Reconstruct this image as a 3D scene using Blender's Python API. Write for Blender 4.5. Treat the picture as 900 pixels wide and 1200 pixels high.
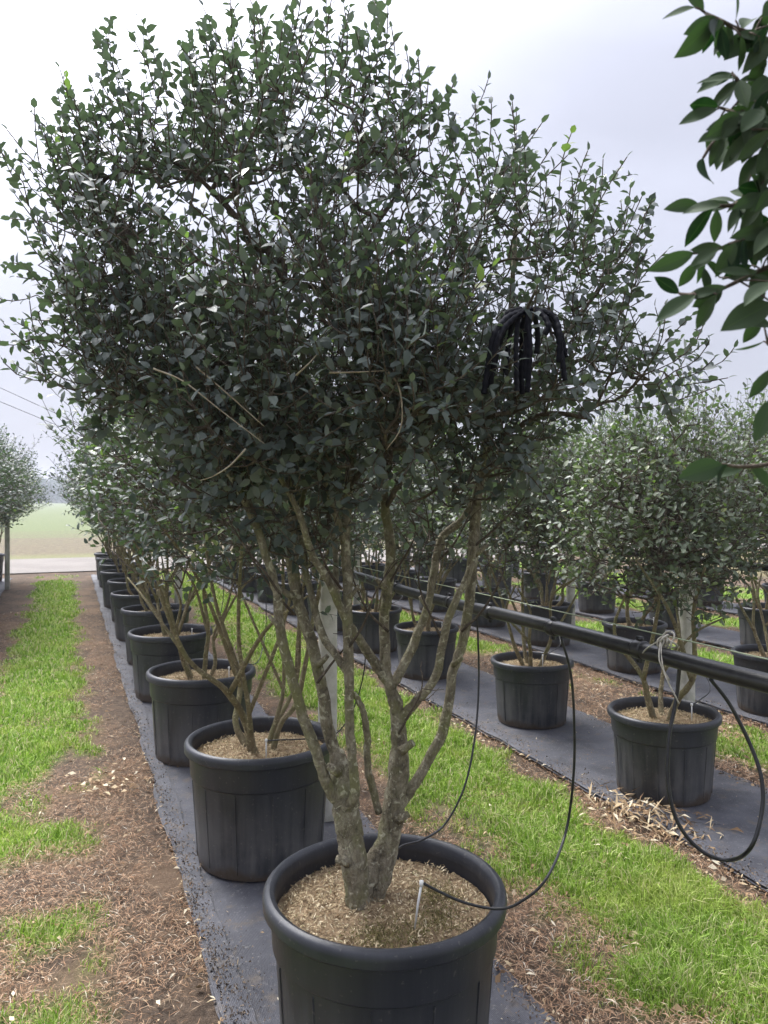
import bpy, math, random
import numpy as np
from mathutils import Vector, Matrix

# ------------------------------------------------------------------ clear, camera, world, sun
for o in list(bpy.data.objects):
    bpy.data.objects.remove(o)
SC = bpy.context.scene
COL = SC.collection
rng = np.random.default_rng(7)
random.seed(7)

FPX = 900.0                       # focal length in photo pixels (900 x 1200)
YAW = math.atan(370 / 900.0)      # rows run along +Y, camera is turned to the right of them
PITCH = math.atan(15 / 900.0)
CAMH = 1.6
cam_d = bpy.data.cameras.new('camera')
cam_d.sensor_fit = 'VERTICAL'
cam_d.sensor_height = 36.0
cam_d.lens = 36.0 * FPX / 1200.0
cam_d.clip_start = 0.02
cam_d.clip_end = 4000
cam_d.dof.use_dof = True
cam_d.dof.focus_distance = 2.3
cam_d.dof.aperture_fstop = 10.0
cam = bpy.data.objects.new('camera', cam_d)
COL.objects.link(cam)
cam.location = (0, 0, CAMH)
cam.rotation_euler = (math.pi / 2 - PITCH, 0, -YAW)
SC.camera = cam

SUN_EL = math.radians(57)
SUN_AZ = math.radians(-16)         # measured from +Y towards +X
SUN_V = Vector((math.sin(SUN_AZ) * math.cos(SUN_EL), math.cos(SUN_AZ) * math.cos(SUN_EL), math.sin(SUN_EL)))

W = bpy.data.worlds.new('World')
SC.world = W
W.use_nodes = True
nt = W.node_tree
nt.nodes.clear()
def wn(t, **k):
    n = nt.nodes.new(t)
    for a, b in k.items():
        setattr(n, a, b)
    return n
L = nt.links.new
out = wn('ShaderNodeOutputWorld')
bg = wn('ShaderNodeBackground')
tc = wn('ShaderNodeTexCoord')
sky = wn('ShaderNodeTexSky', sky_type='NISHITA', sun_disc=False)
sky.sun_elevation = SUN_EL
sky.sun_rotation = SUN_AZ
sky.air_density = 1.4
sky.dust_density = 3.0
sep = wn('ShaderNodeSeparateXYZ')
L(tc.outputs['Generated'], sep.inputs[0])
zc = wn('ShaderNodeMath', operation='MAXIMUM'); L(sep.outputs[2], zc.inputs[0]); zc.inputs[1].default_value = 0.0
# standard overcast luminance: (1 + 2 sin(elevation)) / 3
cie = wn('ShaderNodeMath', operation='MULTIPLY_ADD'); L(zc.outputs[0], cie.inputs[0]); cie.inputs[1].default_value = 2 / 3; cie.inputs[2].default_value = 0.36
mp = wn('ShaderNodeMapping'); L(tc.outputs['Generated'], mp.inputs[0]); mp.inputs['Scale'].default_value = (1, 1, 2.2)
mp.inputs['Location'].default_value = (0.7, 0.2, 0.1)
nz = wn('ShaderNodeTexNoise'); L(mp.outputs[0], nz.inputs['Vector']); nz.inputs['Scale'].default_value = 1.6; nz.inputs['Detail'].default_value = 5; nz.inputs['Roughness'].default_value = 0.48
cl = wn('ShaderNodeMapRange'); L(nz.outputs[0], cl.inputs[0]); cl.inputs[1].default_value = 0.3; cl.inputs[2].default_value = 0.7; cl.inputs[3].default_value = 0.80; cl.inputs[4].default_value = 1.24
m1 = wn('ShaderNodeMath', operation='MULTIPLY'); L(cie.outputs[0], m1.inputs[0]); L(cl.outputs[0], m1.inputs[1])
# veiled sun glow through the cloud
dt = wn('ShaderNodeVectorMath', operation='DOT_PRODUCT'); L(tc.outputs['Generated'], dt.inputs[0]); dt.inputs[1].default_value = SUN_V
dm = wn('ShaderNodeMath', operation='MAXIMUM'); L(dt.outputs['Value'], dm.inputs[0]); dm.inputs[1].default_value = 0
dp = wn('ShaderNodeMath', operation='POWER'); L(dm.outputs[0], dp.inputs[0]); dp.inputs[1].default_value = 14.0
dg = wn('ShaderNodeMath', operation='MULTIPLY_ADD'); L(dp.outputs[0], dg.inputs[0]); dg.inputs[1].default_value = 12.5; L(m1.outputs[0], dg.inputs[2])
rampc = wn('ShaderNodeMix', data_type='RGBA'); L(dp.outputs[0], rampc.inputs[0]); rampc.inputs[6].default_value = (0.90, 0.925, 1.10, 1); rampc.inputs[7].default_value = (1.02, 1.0, 0.98, 1)
cc = wn('ShaderNodeVectorMath', operation='SCALE'); L(rampc.outputs[2], cc.inputs[0]); L(dg.outputs[0], cc.inputs['Scale'])
sk = wn('ShaderNodeVectorMath', operation='SCALE'); L(sky.outputs[0], sk.inputs[0]); sk.inputs['Scale'].default_value = 0.1
mixs = wn('ShaderNodeMix', data_type='RGBA'); mixs.inputs[0].default_value = 0.9
L(sk.outputs[0], mixs.inputs[6]); L(cc.outputs[0], mixs.inputs[7])
L(mixs.outputs[2], bg.inputs['Color'])
bg.inputs['Strength'].default_value = 0.49
L(bg.outputs[0], out.inputs[0])

sun_d = bpy.data.lights.new('sun', 'SUN')
sun_d.energy = 1.5
sun_d.angle = math.radians(25)
sun_d.color = (1.0, 0.98, 0.95)
sun = bpy.data.objects.new('sun', sun_d)
COL.objects.link(sun)
sun.rotation_euler = SUN_V.to_track_quat('Z', 'Y').to_euler()

SC.view_settings.view_transform = 'Standard'
SC.view_settings.look = 'None'
SC.view_settings.exposure = 1.6
SC.cycles.max_bounces = 7
SC.cycles.diffuse_bounces = 3
SC.cycles.glossy_bounces = 2
SC.cycles.transmission_bounces = 3
SC.view_settings.gamma = 1.0

# ------------------------------------------------------------------ pixel -> world helpers
_R = np.array((math.cos(YAW), -math.sin(YAW), 0))
_F = np.array((math.sin(YAW) * math.cos(PITCH), math.cos(YAW) * math.cos(PITCH), -math.sin(PITCH)))
_U = np.array((math.sin(YAW) * math.sin(PITCH), math.cos(YAW) * math.sin(PITCH), math.cos(PITCH)))
CAM = np.array((0, 0, CAMH))
def at(x, y, d):
    """point seen at photo pixel (x, y), d metres along the optical axis"""
    return CAM + d * (_F + (x - 450) / FPX * _R + (600 - y) / FPX * _U)
def proj(P):
    q = np.asarray(P) - CAM
    d = q @ _F
    return 450 + FPX * (q @ _R) / d, 600 - FPX * (q @ _U) / d, d
def pipe_pt(x, X):
    """depth at which the ray of image column x meets the vertical plane world-x = X"""
    v = _F + (x - 450) / FPX * _R
    return X / v[0]

# ------------------------------------------------------------------ materials
def mat(name):
    m = bpy.data.materials.new(name)
    m.use_nodes = True
    n = m.node_tree.nodes
    b = n['Principled BSDF']
    return m, m.node_tree, b
def nn(t, kind, **k):
    n = t.nodes.new(kind)
    for a, b in k.items():
        setattr(n, a, b)
    return n
def noise(t, scale, detail=4, rough=0.55, coord=None, stretch=None, dist=0.0):
    c = coord
    if c is None:
        c = nn(t, 'ShaderNodeTexCoord').outputs['Object']
    if stretch:
        mpn = nn(t, 'ShaderNodeMapping'); t.links.new(c, mpn.inputs[0]); mpn.inputs['Scale'].default_value = stretch; c = mpn.outputs[0]
    z = nn(t, 'ShaderNodeTexNoise')
    t.links.new(c, z.inputs['Vector'])
    z.inputs['Scale'].default_value = scale; z.inputs['Detail'].default_value = detail; z.inputs['Roughness'].default_value = rough; z.inputs['Distortion'].default_value = dist
    return z.outputs[0]
def ramp(t, fac, stops):
    r = nn(t, 'ShaderNodeValToRGB')
    t.links.new(fac, r.inputs[0])
    e = r.color_ramp.elements
    while len(e) < len(stops):
        e.new(0.5)
    for i, (p, c) in enumerate(stops):
        e[i].position = p
        e[i].color = (*c, 1) if len(c) == 3 else c
    return r.outputs[0]
def mixc(t, fac, a, b, blend='MIX'):
    m = nn(t, 'ShaderNodeMix', data_type='RGBA', blend_type=blend)
    for i, v in ((0, fac), (6, a), (7, b)):
        if hasattr(v, 'is_linked'):
            t.links.new(v, m.inputs[i])
        else:
            m.inputs[i].default_value = v if i == 0 else (*v, 1)
    return m.outputs[2]
def mrange(t, v, a, b, c=0.0, d=1.0):
    m = nn(t, 'ShaderNodeMapRange', interpolation_type='SMOOTHSTEP')
    t.links.new(v, m.inputs[0])
    for i, q in enumerate((a, b, c, d)):
        m.inputs[i + 1].default_value = q
    return m.outputs[0]
def mth(t, op, a, b=None):
    m = nn(t, 'ShaderNodeMath', operation=op)
    for i, v in enumerate((a, b)):
        if v is None: continue
        if hasattr(v, 'is_linked'): t.links.new(v, m.inputs[i])
        else: m.inputs[i].default_value = v
    return m.outputs[0]
def bump(t, b, h, strength=0.5, dist=0.01):
    n = nn(t, 'ShaderNodeBump'); t.links.new(h, n.inputs['Height']); n.inputs['Strength'].default_value = strength; n.inputs['Distance'].default_value = dist
    t.links.new(n.outputs[0], b.inputs['Normal'])

def leaf_material(name, dark, mid, light, under, rough=0.36, trans=0.22, veins=False):
    m, t, b = mat(name)
    g = nn(t, 'ShaderNodeNewGeometry')
    oi = nn(t, 'ShaderNodeObjectInfo')
    r = mth(t, 'FRACT', mth(t, 'ADD', g.outputs['Random Per Island'], oi.outputs['Random']))
    c = ramp(t, r, [(0.0, dark), (0.5, mid), (0.9, light), (1.0, light)])
    z = noise(t, 2.2, 2)
    c = mixc(t, mrange(t, z, 0.35, 0.7), c, mid)
    z2 = noise(t, 45, 3)
    c = mixc(t, mth(t, 'MULTIPLY', z2, 0.35), c, dark)
    c = mixc(t, g.outputs['Backfacing'], c, under)
    t.links.new(c, b.inputs['Base Color'])
    ro = mrange(t, r, 0, 1, rough - 0.07, rough + 0.12)
    ro = mth(t, 'ADD', ro, mth(t, 'MULTIPLY', g.outputs['Backfacing'], 0.25))
    t.links.new(ro, b.inputs['Roughness'])
    b.inputs['Specular IOR Level'].default_value = 0.2 if veins else 0.5
    if veins:   # pale midrib along the leaf's own axis
        spv = nn(t, 'ShaderNodeSeparateXYZ'); t.links.new(nn(t, 'ShaderNodeTexCoord').outputs['Object'], spv.inputs[0])
        rib = mrange(t, mth(t, 'ABSOLUTE', spv.outputs[1]), 0.012, 0.004, 0, 0.5)
        c = mixc(t, rib, c, (0.07, 0.11, 0.04)); t.links.new(c, b.inputs['Base Color'])
    tr = nn(t, 'ShaderNodeBsdfTranslucent')
    tcol = mixc(t, 1.0, c, (1.0, 1.6, 0.6), 'MULTIPLY')
    t.links.new(tcol, tr.inputs[0])
    mx = nn(t, 'ShaderNodeMixShader'); mx.inputs[0].default_value = trans
    t.links.new(b.outputs[0], mx.inputs[1]); t.links.new(tr.outputs[0], mx.inputs[2])
    t.links.new(mx.outputs[0], t.nodes['Material Output'].inputs[0])
    return m
M = {}
M['leaf'] = leaf_material('leaf_dark', (0.05, 0.066, 0.056), (0.085, 0.106, 0.09), (0.125, 0.148, 0.12), (0.14, 0.16, 0.14), rough=0.5, trans=0.12)
M['leaf_row'] = leaf_material('leaf_row', (0.042, 0.06, 0.044), (0.068, 0.09, 0.064), (0.10, 0.126, 0.085), (0.11, 0.135, 0.095), rough=0.5, trans=0.15)
M['leaf_pale'] = leaf_material('leaf_pale', (0.05, 0.066, 0.04), (0.09, 0.112, 0.066), (0.15, 0.175, 0.10), (0.15, 0.17, 0.11), rough=0.5, trans=0.16)
M['leaf_young'] = leaf_material('leaf_young', (0.10, 0.13, 0.03), (0.16, 0.19, 0.05), (0.24, 0.26, 0.08), (0.2, 0.23, 0.09), trans=0.25)
M['leaf_big'] = leaf_material('leaf_big', (0.006, 0.02, 0.008), (0.010, 0.03, 0.011), (0.018, 0.048, 0.015), (0.05, 0.075, 0.04), rough=0.48, trans=0.16, veins=True)

def bark_material(name, a, b_, c, moss, mosslo, mosshi, bs=0.7):
    m, t, b = mat(name)
    z1 = noise(t, 34, 7, 0.72, stretch=(1, 1, 0.7), dist=0.6)
    z2 = noise(t, 9, 4, 0.6)
    z3 = noise(t, 90, 4, 0.7)
    col = ramp(t, z1, [(0.3, a), (0.5, b_), (0.68, c)])
    col = mixc(t, mrange(t, z2, mosslo, mosshi), col, moss)
    col = mixc(t, mth(t, 'MULTIPLY', z3, 0.5), col, a)
    # lichen blotches, dark scars and fine cracks
    lich = noise(t, 55, 3, 0.5, dist=0.8)
    col = mixc(t, mrange(t, lich, 0.56, 0.68, 0, 0.6), col, tuple(min(0.62, q * 1.35) for q in c))
    scar = noise(t, 19, 3, 0.5, stretch=(1, 1, 1.6), dist=1.2)
    col = mixc(t, mrange(t, scar, 0.66, 0.74, 0, 0.6), col, a)
    vo_ = nn(t, 'ShaderNodeTexVoronoi', feature='DISTANCE_TO_EDGE'); mpv = nn(t, 'ShaderNodeMapping'); t.links.new(nn(t, 'ShaderNodeTexCoord').outputs['Object'], mpv.inputs[0]); mpv.inputs['Scale'].default_value = (1, 1, 0.35)
    t.links.new(mpv.outputs[0], vo_.inputs['Vector']); vo_.inputs['Scale'].default_value = 85
    crack = mrange(t, vo_.outputs['Distance'], 0.0, 0.14, 1, 0)
    col = mixc(t, mth(t, 'MULTIPLY', crack, 0.16), col, a)
    t.links.new(col, b.inputs['Base Color'])
    b.inputs['Roughness'].default_value = 0.9
    b.inputs['Specular IOR Level'].default_value = 0.2
    h = mth(t, 'ADD', mth(t, 'SUBTRACT', z1, mth(t, 'MULTIPLY', crack, 0.15)), mth(t, 'MULTIPLY', z3, 0.4))
    bump(t, b, h, bs, 0.02)
    return m
M['bark'] = bark_material('bark_mossy', (0.07, 0.058, 0.042), (0.28, 0.245, 0.17), (0.48, 0.44, 0.33), (0.25, 0.245, 0.12), 0.46, 0.68, 0.7)
M['bark_row'] = bark_material('bark_row', (0.09, 0.07, 0.04), (0.24, 0.2, 0.12), (0.36, 0.32, 0.2), (0.2, 0.2, 0.09), 0.45, 0.7, 0.4)
M['twig'] = bark_material('bark_twig', (0.045, 0.036, 0.029), (0.10, 0.078, 0.06), (0.17, 0.14, 0.11), (0.12, 0.115, 0.075), 0.55, 0.8, 0.3)

def plastic(name):
    m, t, b = mat(name)
    tcn = nn(t, 'ShaderNodeTexCoord').outputs['Object']
    sp = nn(t, 'ShaderNodeSeparateXYZ'); t.links.new(tcn, sp.inputs[0])
    streak = noise(t, 22, 5, 0.6, coord=tcn, stretch=(1, 1, 0.06))
    dust = noise(t, 6, 5, 0.6, coord=tcn)
    spots = noise(t, 60, 3, 0.6, coord=tcn)
    col = ramp(t, streak, [(0.35, (0.017, 0.019, 0.025)), (0.62, (0.028, 0.030, 0.036)), (0.8, (0.05, 0.051, 0.054))])
    # splashed dirt and limescale on the lower body
    low = mth(t, 'MULTIPLY', mrange(t, sp.outputs[2], 0.42, 0.10), mrange(t, mth(t, 'ADD', mth(t, 'MULTIPLY', streak, 0.6), mth(t, 'MULTIPLY', dust, 0.5)), 0.40, 0.66))
    col = mixc(t, mth(t, 'MULTIPLY', low, 0.7), col, (0.125, 0.12, 0.115))
    zz = mth(t, 'ADD', sp.outputs[2], mth(t, 'MULTIPLY', dust, -0.16))
    soil = mrange(t, zz, -0.015, -0.06)
    col = mixc(t, soil, col, (0.055, 0.038, 0.025))
    col = mixc(t, mrange(t, spots, 0.62, 0.72, 0, 0.4), col, (0.16, 0.15, 0.13))
    t.links.new(col, b.inputs['Base Color'])
    t.links.new(mrange(t, mth(t, 'ADD', low, mth(t, 'MULTIPLY', streak, 0.4)), 0, 1.2, 0.4, 0.8), b.inputs['Roughness'])
    bump(t, b, mth(t, 'ADD', streak, mth(t, 'MULTIPLY', spots, 0.3)), 0.12, 0.01)
    return m
M['pot'] = plastic('black_pot_plastic')
def simple(name, c, rough, spec=0.5, nscale=None, c2=None, bs=0.0):
    m, t, b = mat(name)
    if nscale:
        z = noise(t, nscale, 5, 0.6)
        t.links.new(mixc(t, mrange(t, z, 0.35, 0.68), c, c2), b.inputs['Base Color'])
        if bs: bump(t, b, z, bs, 0.01)
    else:
        b.inputs['Base Color'].default_value = (*c, 1)
    b.inputs['Roughness'].default_value = rough
    b.inputs['Specular IOR Level'].default_value = spec
    return m
M['hose'] = simple('black_hose', (0.008, 0.008, 0.009), 0.32, 0.5, 40, (0.02, 0.02, 0.02))
M['strap'] = simple('black_strap', (0.004, 0.004, 0.008), 0.5, 0.15)
M['white_plastic'] = simple('white_plastic', (0.75, 0.75, 0.72), 0.5)
M['string'] = simple('pale_string', (0.5, 0.47, 0.4), 0.85, 0.2, 60, (0.3, 0.28, 0.22))
M['wire'] = simple('green_wire', (0.28, 0.33, 0.2), 0.5, 0.5)
M['cable'] = simple('dark_cable', (0.05, 0.05, 0.055), 0.6)
M['concrete'] = simple('pale_concrete', (0.58, 0.56, 0.5), 0.9, 0.2, 14, (0.40, 0.39, 0.32), 0.3)
M['deadtwig'] = simple('pale_twig', (0.36, 0.32, 0.24), 0.85, 0.2, 60, (0.22, 0.17, 0.11))

def fleck(name, stops, rough=0.85, trans=0.0):
    m, t, b = mat(name)
    g = nn(t, 'ShaderNodeNewGeometry')
    c = ramp(t, g.outputs['Random Per Island'], stops)
    if trans:
        zg = noise(t, 2.3, 4, 0.6); c = mixc(t, mrange(t, zg, 0.45, 0.7, 0, 0.4), c, (0.42, 0.46, 0.11))
    t.links.new(c, b.inputs['Base Color'])
    b.inputs['Roughness'].default_value = rough
    b.inputs['Specular IOR Level'].default_value = 0.25
    if trans:
        tr = nn(t, 'ShaderNodeBsdfTranslucent'); t.links.new(c, tr.inputs[0])
        mx = nn(t, 'ShaderNodeMixShader'); mx.inputs[0].default_value = trans
        t.links.new(b.outputs[0], mx.inputs[1]); t.links.new(tr.outputs[0], mx.inputs[2])
        t.links.new(mx.outputs[0], t.nodes['Material Output'].inputs[0])
    return m
M['grass'] = fleck('grass_blades', [(0.0, (0.09, 0.19, 0.015)), (0.45, (0.23, 0.38, 0.04)), (0.7, (0.36, 0.50, 0.11)), (0.84, (0.48, 0.53, 0.22)), (1.0, (0.58, 0.48, 0.32))], 0.6, 0.35)
M['straw'] = fleck('dead_straw', [(0.0, (0.11, 0.07, 0.045)), (0.35, (0.29, 0.17, 0.10)), (0.7, (0.42, 0.265, 0.16)), (0.92, (0.44, 0.33, 0.22)), (1.0, (0.55, 0.5, 0.4))])
M['litter'] = fleck('dry_leaves', [(0.0, (0.12, 0.07, 0.04)), (0.4, (0.3, 0.2, 0.11)), (0.8, (0.5, 0.4, 0.25)), (1.0, (0.62, 0.56, 0.42))])
M['mulch'] = fleck('tan_mulch', [(0.0, (0.15, 0.105, 0.06)), (0.4, (0.42, 0.325, 0.19)), (0.75, (0.58, 0.47, 0.29)), (0.95, (0.68, 0.58, 0.4)), (1.0, (0.2, 0.2, 0.07))])
M['crumb'] = fleck('soil_crumb', [(0.0, (0.04, 0.03, 0.022)), (0.6, (0.12, 0.088, 0.062)), (1.0, (0.26, 0.2, 0.14))])
M['moss'] = fleck('moss_tufts', [(0.0, (0.09, 0.085, 0.03)), (0.5, (0.16, 0.14, 0.05)), (1.0, (0.26, 0.22, 0.09))])

# soil inside pots
m, t, b = mat('pot_soil')
z = noise(t, 30, 6, 0.7); z2 = noise(t, 5, 3)
c = ramp(t, z, [(0.3, (0.14, 0.095, 0.058)), (0.55, (0.37, 0.27, 0.165)), (0.75, (0.5, 0.39, 0.25))])
c = mixc(t, mrange(t, z2, 0.55, 0.75, 0, 0.6), c, (0.16, 0.15, 0.055))
t.links.new(c, b.inputs['Base Color']); b.inputs['Roughness'].default_value = 0.95; b.inputs['Specular IOR Level'].default_value = 0.1
bump(t, b, z, 1.0, 0.02)
M['soil'] = m

# nursery ground: dark soil, rusty dead straw, patches where short grass covers it
m, t, b = mat('ground_soil')
tcn = nn(t, 'ShaderNodeTexCoord').outputs['Object']
z1 = noise(t, 1.7, 6, 0.6, tcn); z2 = noise(t, 26, 6, 0.72, tcn); z3 = noise(t, 150, 4, 0.7, tcn)
c = ramp(t, z2, [(0.3, (0.045, 0.034, 0.026)), (0.5, (0.115, 0.086, 0.063)), (0.68, (0.23, 0.168, 0.118))])
c = mixc(t, mrange(t, z1, 0.45, 0.62, 0, 0.65), c, (0.23, 0.155, 0.10))
c = mixc(t, mth(t, 'MULTIPLY', z3, 0.6), c, (0.05, 0.037, 0.028))
# green between the blades
va = nn(t, 'ShaderNodeVertexColor', layer_name='green')
c = mixc(t, va.outputs[0], c, mixc(t, z2, (0.08, 0.15, 0.02), (0.20, 0.30, 0.05)))
t.links.new(c, b.inputs['Base Color']); b.inputs['Roughness'].default_value = 0.95; b.inputs['Specular IOR Level'].default_value = 0.15
bump(t, b, mth(t, 'ADD', z2, mth(t, 'MULTIPLY', z3, 0.5)), 0.9, 0.02)
M['ground'] = m

m, t, b = mat('weed_mat_fabric')
tcn = nn(t, 'ShaderNodeTexCoord').outputs['Object']
wv = nn(t, 'ShaderNodeTexWave', wave_type='BANDS', bands_direction='X'); t.links.new(tcn, wv.inputs[0]); wv.inputs['Scale'].default_value = 60; wv.inputs['Distortion'].default_value = 0.3
wv2 = nn(t, 'ShaderNodeTexWave', wave_type='BANDS', bands_direction='Y'); t.links.new(tcn, wv2.inputs[0]); wv2.inputs['Scale'].default_value = 60; wv2.inputs['Distortion'].default_value = 0.3
z1 = noise(t, 3.0, 6, 0.65, tcn); z2 = noise(t, 70, 4, 0.65, tcn); z3 = noise(t, 11, 5, 0.65, tcn)
c = mixc(t, mrange(t, z1, 0.35, 0.65), (0.048, 0.049, 0.058), (0.092, 0.093, 0.106))
c = mixc(t, mrange(t, z2, 0.57, 0.70, 0, 0.7), c, (0.19, 0.185, 0.175))
c = mixc(t, mrange(t, z3, 0.52, 0.72, 0, 0.75), c, (0.13, 0.105, 0.08))
t.links.new(c, b.inputs['Base Color']); b.inputs['Roughness'].default_value = 0.62; b.inputs['Specular IOR Level'].default_value = 0.4
bump(t, b, mth(t, 'ADD', mth(t, 'ADD', wv.outputs[1], wv2.outputs[1]), mth(t, 'MULTIPLY', z3, 3.0)), 0.25, 0.004)
M['weed_mat'] = m

m, t, b = mat('gravel_road')
z1 = noise(t, 0.8, 5, 0.6); z2 = noise(t, 30, 4, 0.7)
c = mixc(t, mrange(t, z1, 0.35, 0.65), (0.18, 0.165, 0.15), (0.14, 0.127, 0.115)); c = mixc(t, mth(t, 'MULTIPLY', z2, 0.5), c, (0.26, 0.23, 0.2))
t.links.new(c, b.inputs['Base Color']); b.inputs['Roughness'].default_value = 0.95; bump(t, b, z2, 0.6, 0.03)
M['road'] = m
m, t, b = mat('stubble_field')
tcn = nn(t, 'ShaderNodeTexCoord').outputs['Object']
sp = nn(t, 'ShaderNodeSeparateXYZ'); t.links.new(tcn, sp.inputs[0])
z1 = noise(t, 0.35, 6, 0.65, tcn, stretch=(0.35, 1, 1)); z2 = noise(t, 5, 6, 0.7, tcn)
g1 = mth(t, 'ADD', sp.outputs[1], mth(t, 'MULTIPLY', z1, 40.0))
gr = mrange(t, g1, 50, 64)
brown = ramp(t, z2, [(0.3, (0.05, 0.04, 0.024)), (0.55, (0.135, 0.108, 0.062)), (0.7, (0.165, 0.155, 0.065))])
green = ramp(t, z2, [(0.3, (0.07, 0.095, 0.03)), (0.6, (0.125, 0.15, 0.055)), (0.8, (0.17, 0.175, 0.08))])
edge = mrange(t, mth(t, 'ADD', sp.outputs[1], mth(t, 'MULTIPLY', z2, 3.0)), 26.5, 24.5, 0, 0.7)
c = mixc(t, gr, brown, green); c = mixc(t, edge, c, (0.15, 0.16, 0.06))
t.links.new(c, b.inputs['Base Color']); b.inputs['Roughness'].default_value = 0.95; bump(t, b, z2, 0.8, 0.08)
M['field'] = m
M['wood'] = leaf_material('far_wood', (0.02, 0.035, 0.02), (0.035, 0.055, 0.03), (0.05, 0.075, 0.04), (0.04, 0.06, 0.035), rough=0.8)

# ------------------------------------------------------------------ mesh helpers
def npmesh(name, V, polys, mats, smooth=False, mat_idx=None):
    """V (N,3); polys: list of (M,k) index arrays"""
    V = np.asarray(V, dtype=np.float32)
    me = bpy.data.meshes.new(name)
    me.vertices.add(len(V))
    me.vertices.foreach_set('co', V.ravel())
    polys = [np.asarray(p, dtype=np.int32) for p in polys if len(p)]
    nl = sum(p.size for p in polys); npoly = sum(len(p) for p in polys)
    me.loops.add(nl); me.polygons.add(npoly)
    me.loops.foreach_set('vertex_index', np.concatenate([p.ravel() for p in polys]))
    tot = np.concatenate([np.full(len(p), p.shape[1], dtype=np.int32) for p in polys])
    st = np.concatenate([[0], np.cumsum(tot)[:-1]]).astype(np.int32)
    me.polygons.foreach_set('loop_start', st)
    if smooth:
        me.polygons.foreach_set('use_smooth', np.ones(npoly, dtype=bool))
    for mm in (mats if isinstance(mats, (list, tuple)) else [mats] if mats else []):
        me.materials.append(mm)
    if mat_idx is not None:
        me.polygons.foreach_set('material_index', np.asarray(mat_idx, dtype=np.int32))
    me.update(calc_edges=True)
    me.validate()
    return me

class MB:
    """collects vertices and polygons of several shapes into one mesh"""
    def __init__(self): self.V = []; self.P = {}; self.n = 0
    def add(self, V, polys):
        V = np.asarray(V, dtype=float)
        for p in polys:
            p = np.asarray(p, dtype=np.int64)
            if len(p): self.P.setdefault(p.shape[1], []).append(p + self.n)
        self.V.append(V); self.n += len(V)
    def mesh(self, name, mats, smooth=False, off=None):
        V = np.concatenate(self.V)
        if off is not None: V = V - np.asarray(off)
        return npmesh(name, V, [np.concatenate(q) for q in self.P.values()], mats, smooth)
    def tube(self, pts, rad, sides=8, caps=True, lump=0.0, seed=0):
        pts = np.asarray(pts, dtype=float); n = len(pts)
        rad = np.full(n, rad) if np.isscalar(rad) else np.asarray(rad, dtype=float)
        tg = np.gradient(pts, axis=0); tg /= np.linalg.norm(tg, axis=1)[:, None] + 1e-9
        ref = np.array((0, 0, 1.0)) if abs(tg[0][2]) < 0.9 else np.array((1.0, 0, 0))
        u = np.cross(ref, tg[0]); u /= np.linalg.norm(u)
        ang = np.arange(sides) / sides * 2 * math.pi
        rings = []
        lr = np.random.default_rng(seed)
        for i in range(n):
            u = u - tg[i] * (u @ tg[i]); u /= np.linalg.norm(u) + 1e-9
            v = np.cross(tg[i], u)
            rr = rad[i] * (1 + lump * (lr.random(sides) - 0.5)) if lump else rad[i]
            rings.append(pts[i] + (np.cos(ang) * rr)[:, None] * u + (np.sin(ang) * rr)[:, None] * v)
        V = np.concatenate(rings)
        i = np.arange(n - 1)[:, None] * sides; k = np.arange(sides)[None, :]; k2 = (k + 1) % sides
        Q = np.stack([i + k, i + k2, i + sides + k2, i + sides + k], axis=-1).reshape(-1, 4)
        polys = [Q]
        if caps:
            polys.append(np.array([np.arange(sides)[::-1], np.arange(sides) + (n - 1) * sides]))
        self.add(V, polys)
    def box(self, c, s, rz=0.0):
        c = np.asarray(c, dtype=float); s = np.asarray(s, dtype=float) / 2
        v = np.array([(x, y, z) for z in (-1, 1) for x, y in ((-1, -1), (1, -1), (1, 1), (-1, 1))], dtype=float) * s
        if rz:
            ca, sa = math.cos(rz), math.sin(rz); v = v @ np.array(((ca, sa, 0), (-sa, ca, 0), (0, 0, 1)))
        self.add(v + c, [np.array([(3, 2, 1, 0), (4, 5, 6, 7), (0, 1, 5, 4), (1, 2, 6, 5), (2, 3, 7, 6), (3, 0, 4, 7)])])
    def lathe(self, prof, sides=48, closed=False):
        prof = np.asarray(prof, dtype=float); n = len(prof)
        a = np.arange(sides) / sides * 2 * math.pi
        V = np.stack([np.outer(prof[:, 0], np.cos(a)), np.outer(prof[:, 0], np.sin(a)), np.repeat(prof[:, 1][:, None], sides, 1)], -1).reshape(-1, 3)
        m_ = n if closed else n - 1
        i = np.arange(m_)[:, None]; k = np.arange(sides)[None, :]; k2 = (k + 1) % sides; j = (i + 1) % n
        Q = np.stack([i * sides + k, i * sides + k2, j * sides + k2, j * sides + k], -1).reshape(-1, 4)
        self.add(V, [Q])

def link(name, me, parent=None, loc=(0, 0, 0), rot=(0, 0, 0), scale=(1, 1, 1)):
    o = bpy.data.objects.new(name, me)
    COL.objects.link(o)
    o.parent = parent
    o.location = loc; o.rotation_euler = rot; o.scale = scale
    return o
def tag(o, label, cat, group=None, kind=None):
    o['label'] = label; o['category'] = cat
    if group: o['group'] = group
    if kind: o['kind'] = kind
    return o
def smooth_path(pts, n=6):
    """Catmull-Rom through rows of pts (any number of columns)"""
    p = np.asarray(pts, dtype=float)
    p = np.vstack([2 * p[0] - p[1], p, 2 * p[-1] - p[-2]])
    o = []
    for i in range(1, len(p) - 2):
        for k in range(n):
            s = k / n
            o.append(0.5 * (2 * p[i] + (p[i + 1] - p[i - 1]) * s + (2 * p[i - 1] - 5 * p[i] + 4 * p[i + 1] - p[i + 2]) * s * s + (3 * p[i] - p[i - 1] - 3 * p[i + 1] + p[i + 2]) * s ** 3))
    o.append(p[-2])
    return np.array(o)

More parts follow.
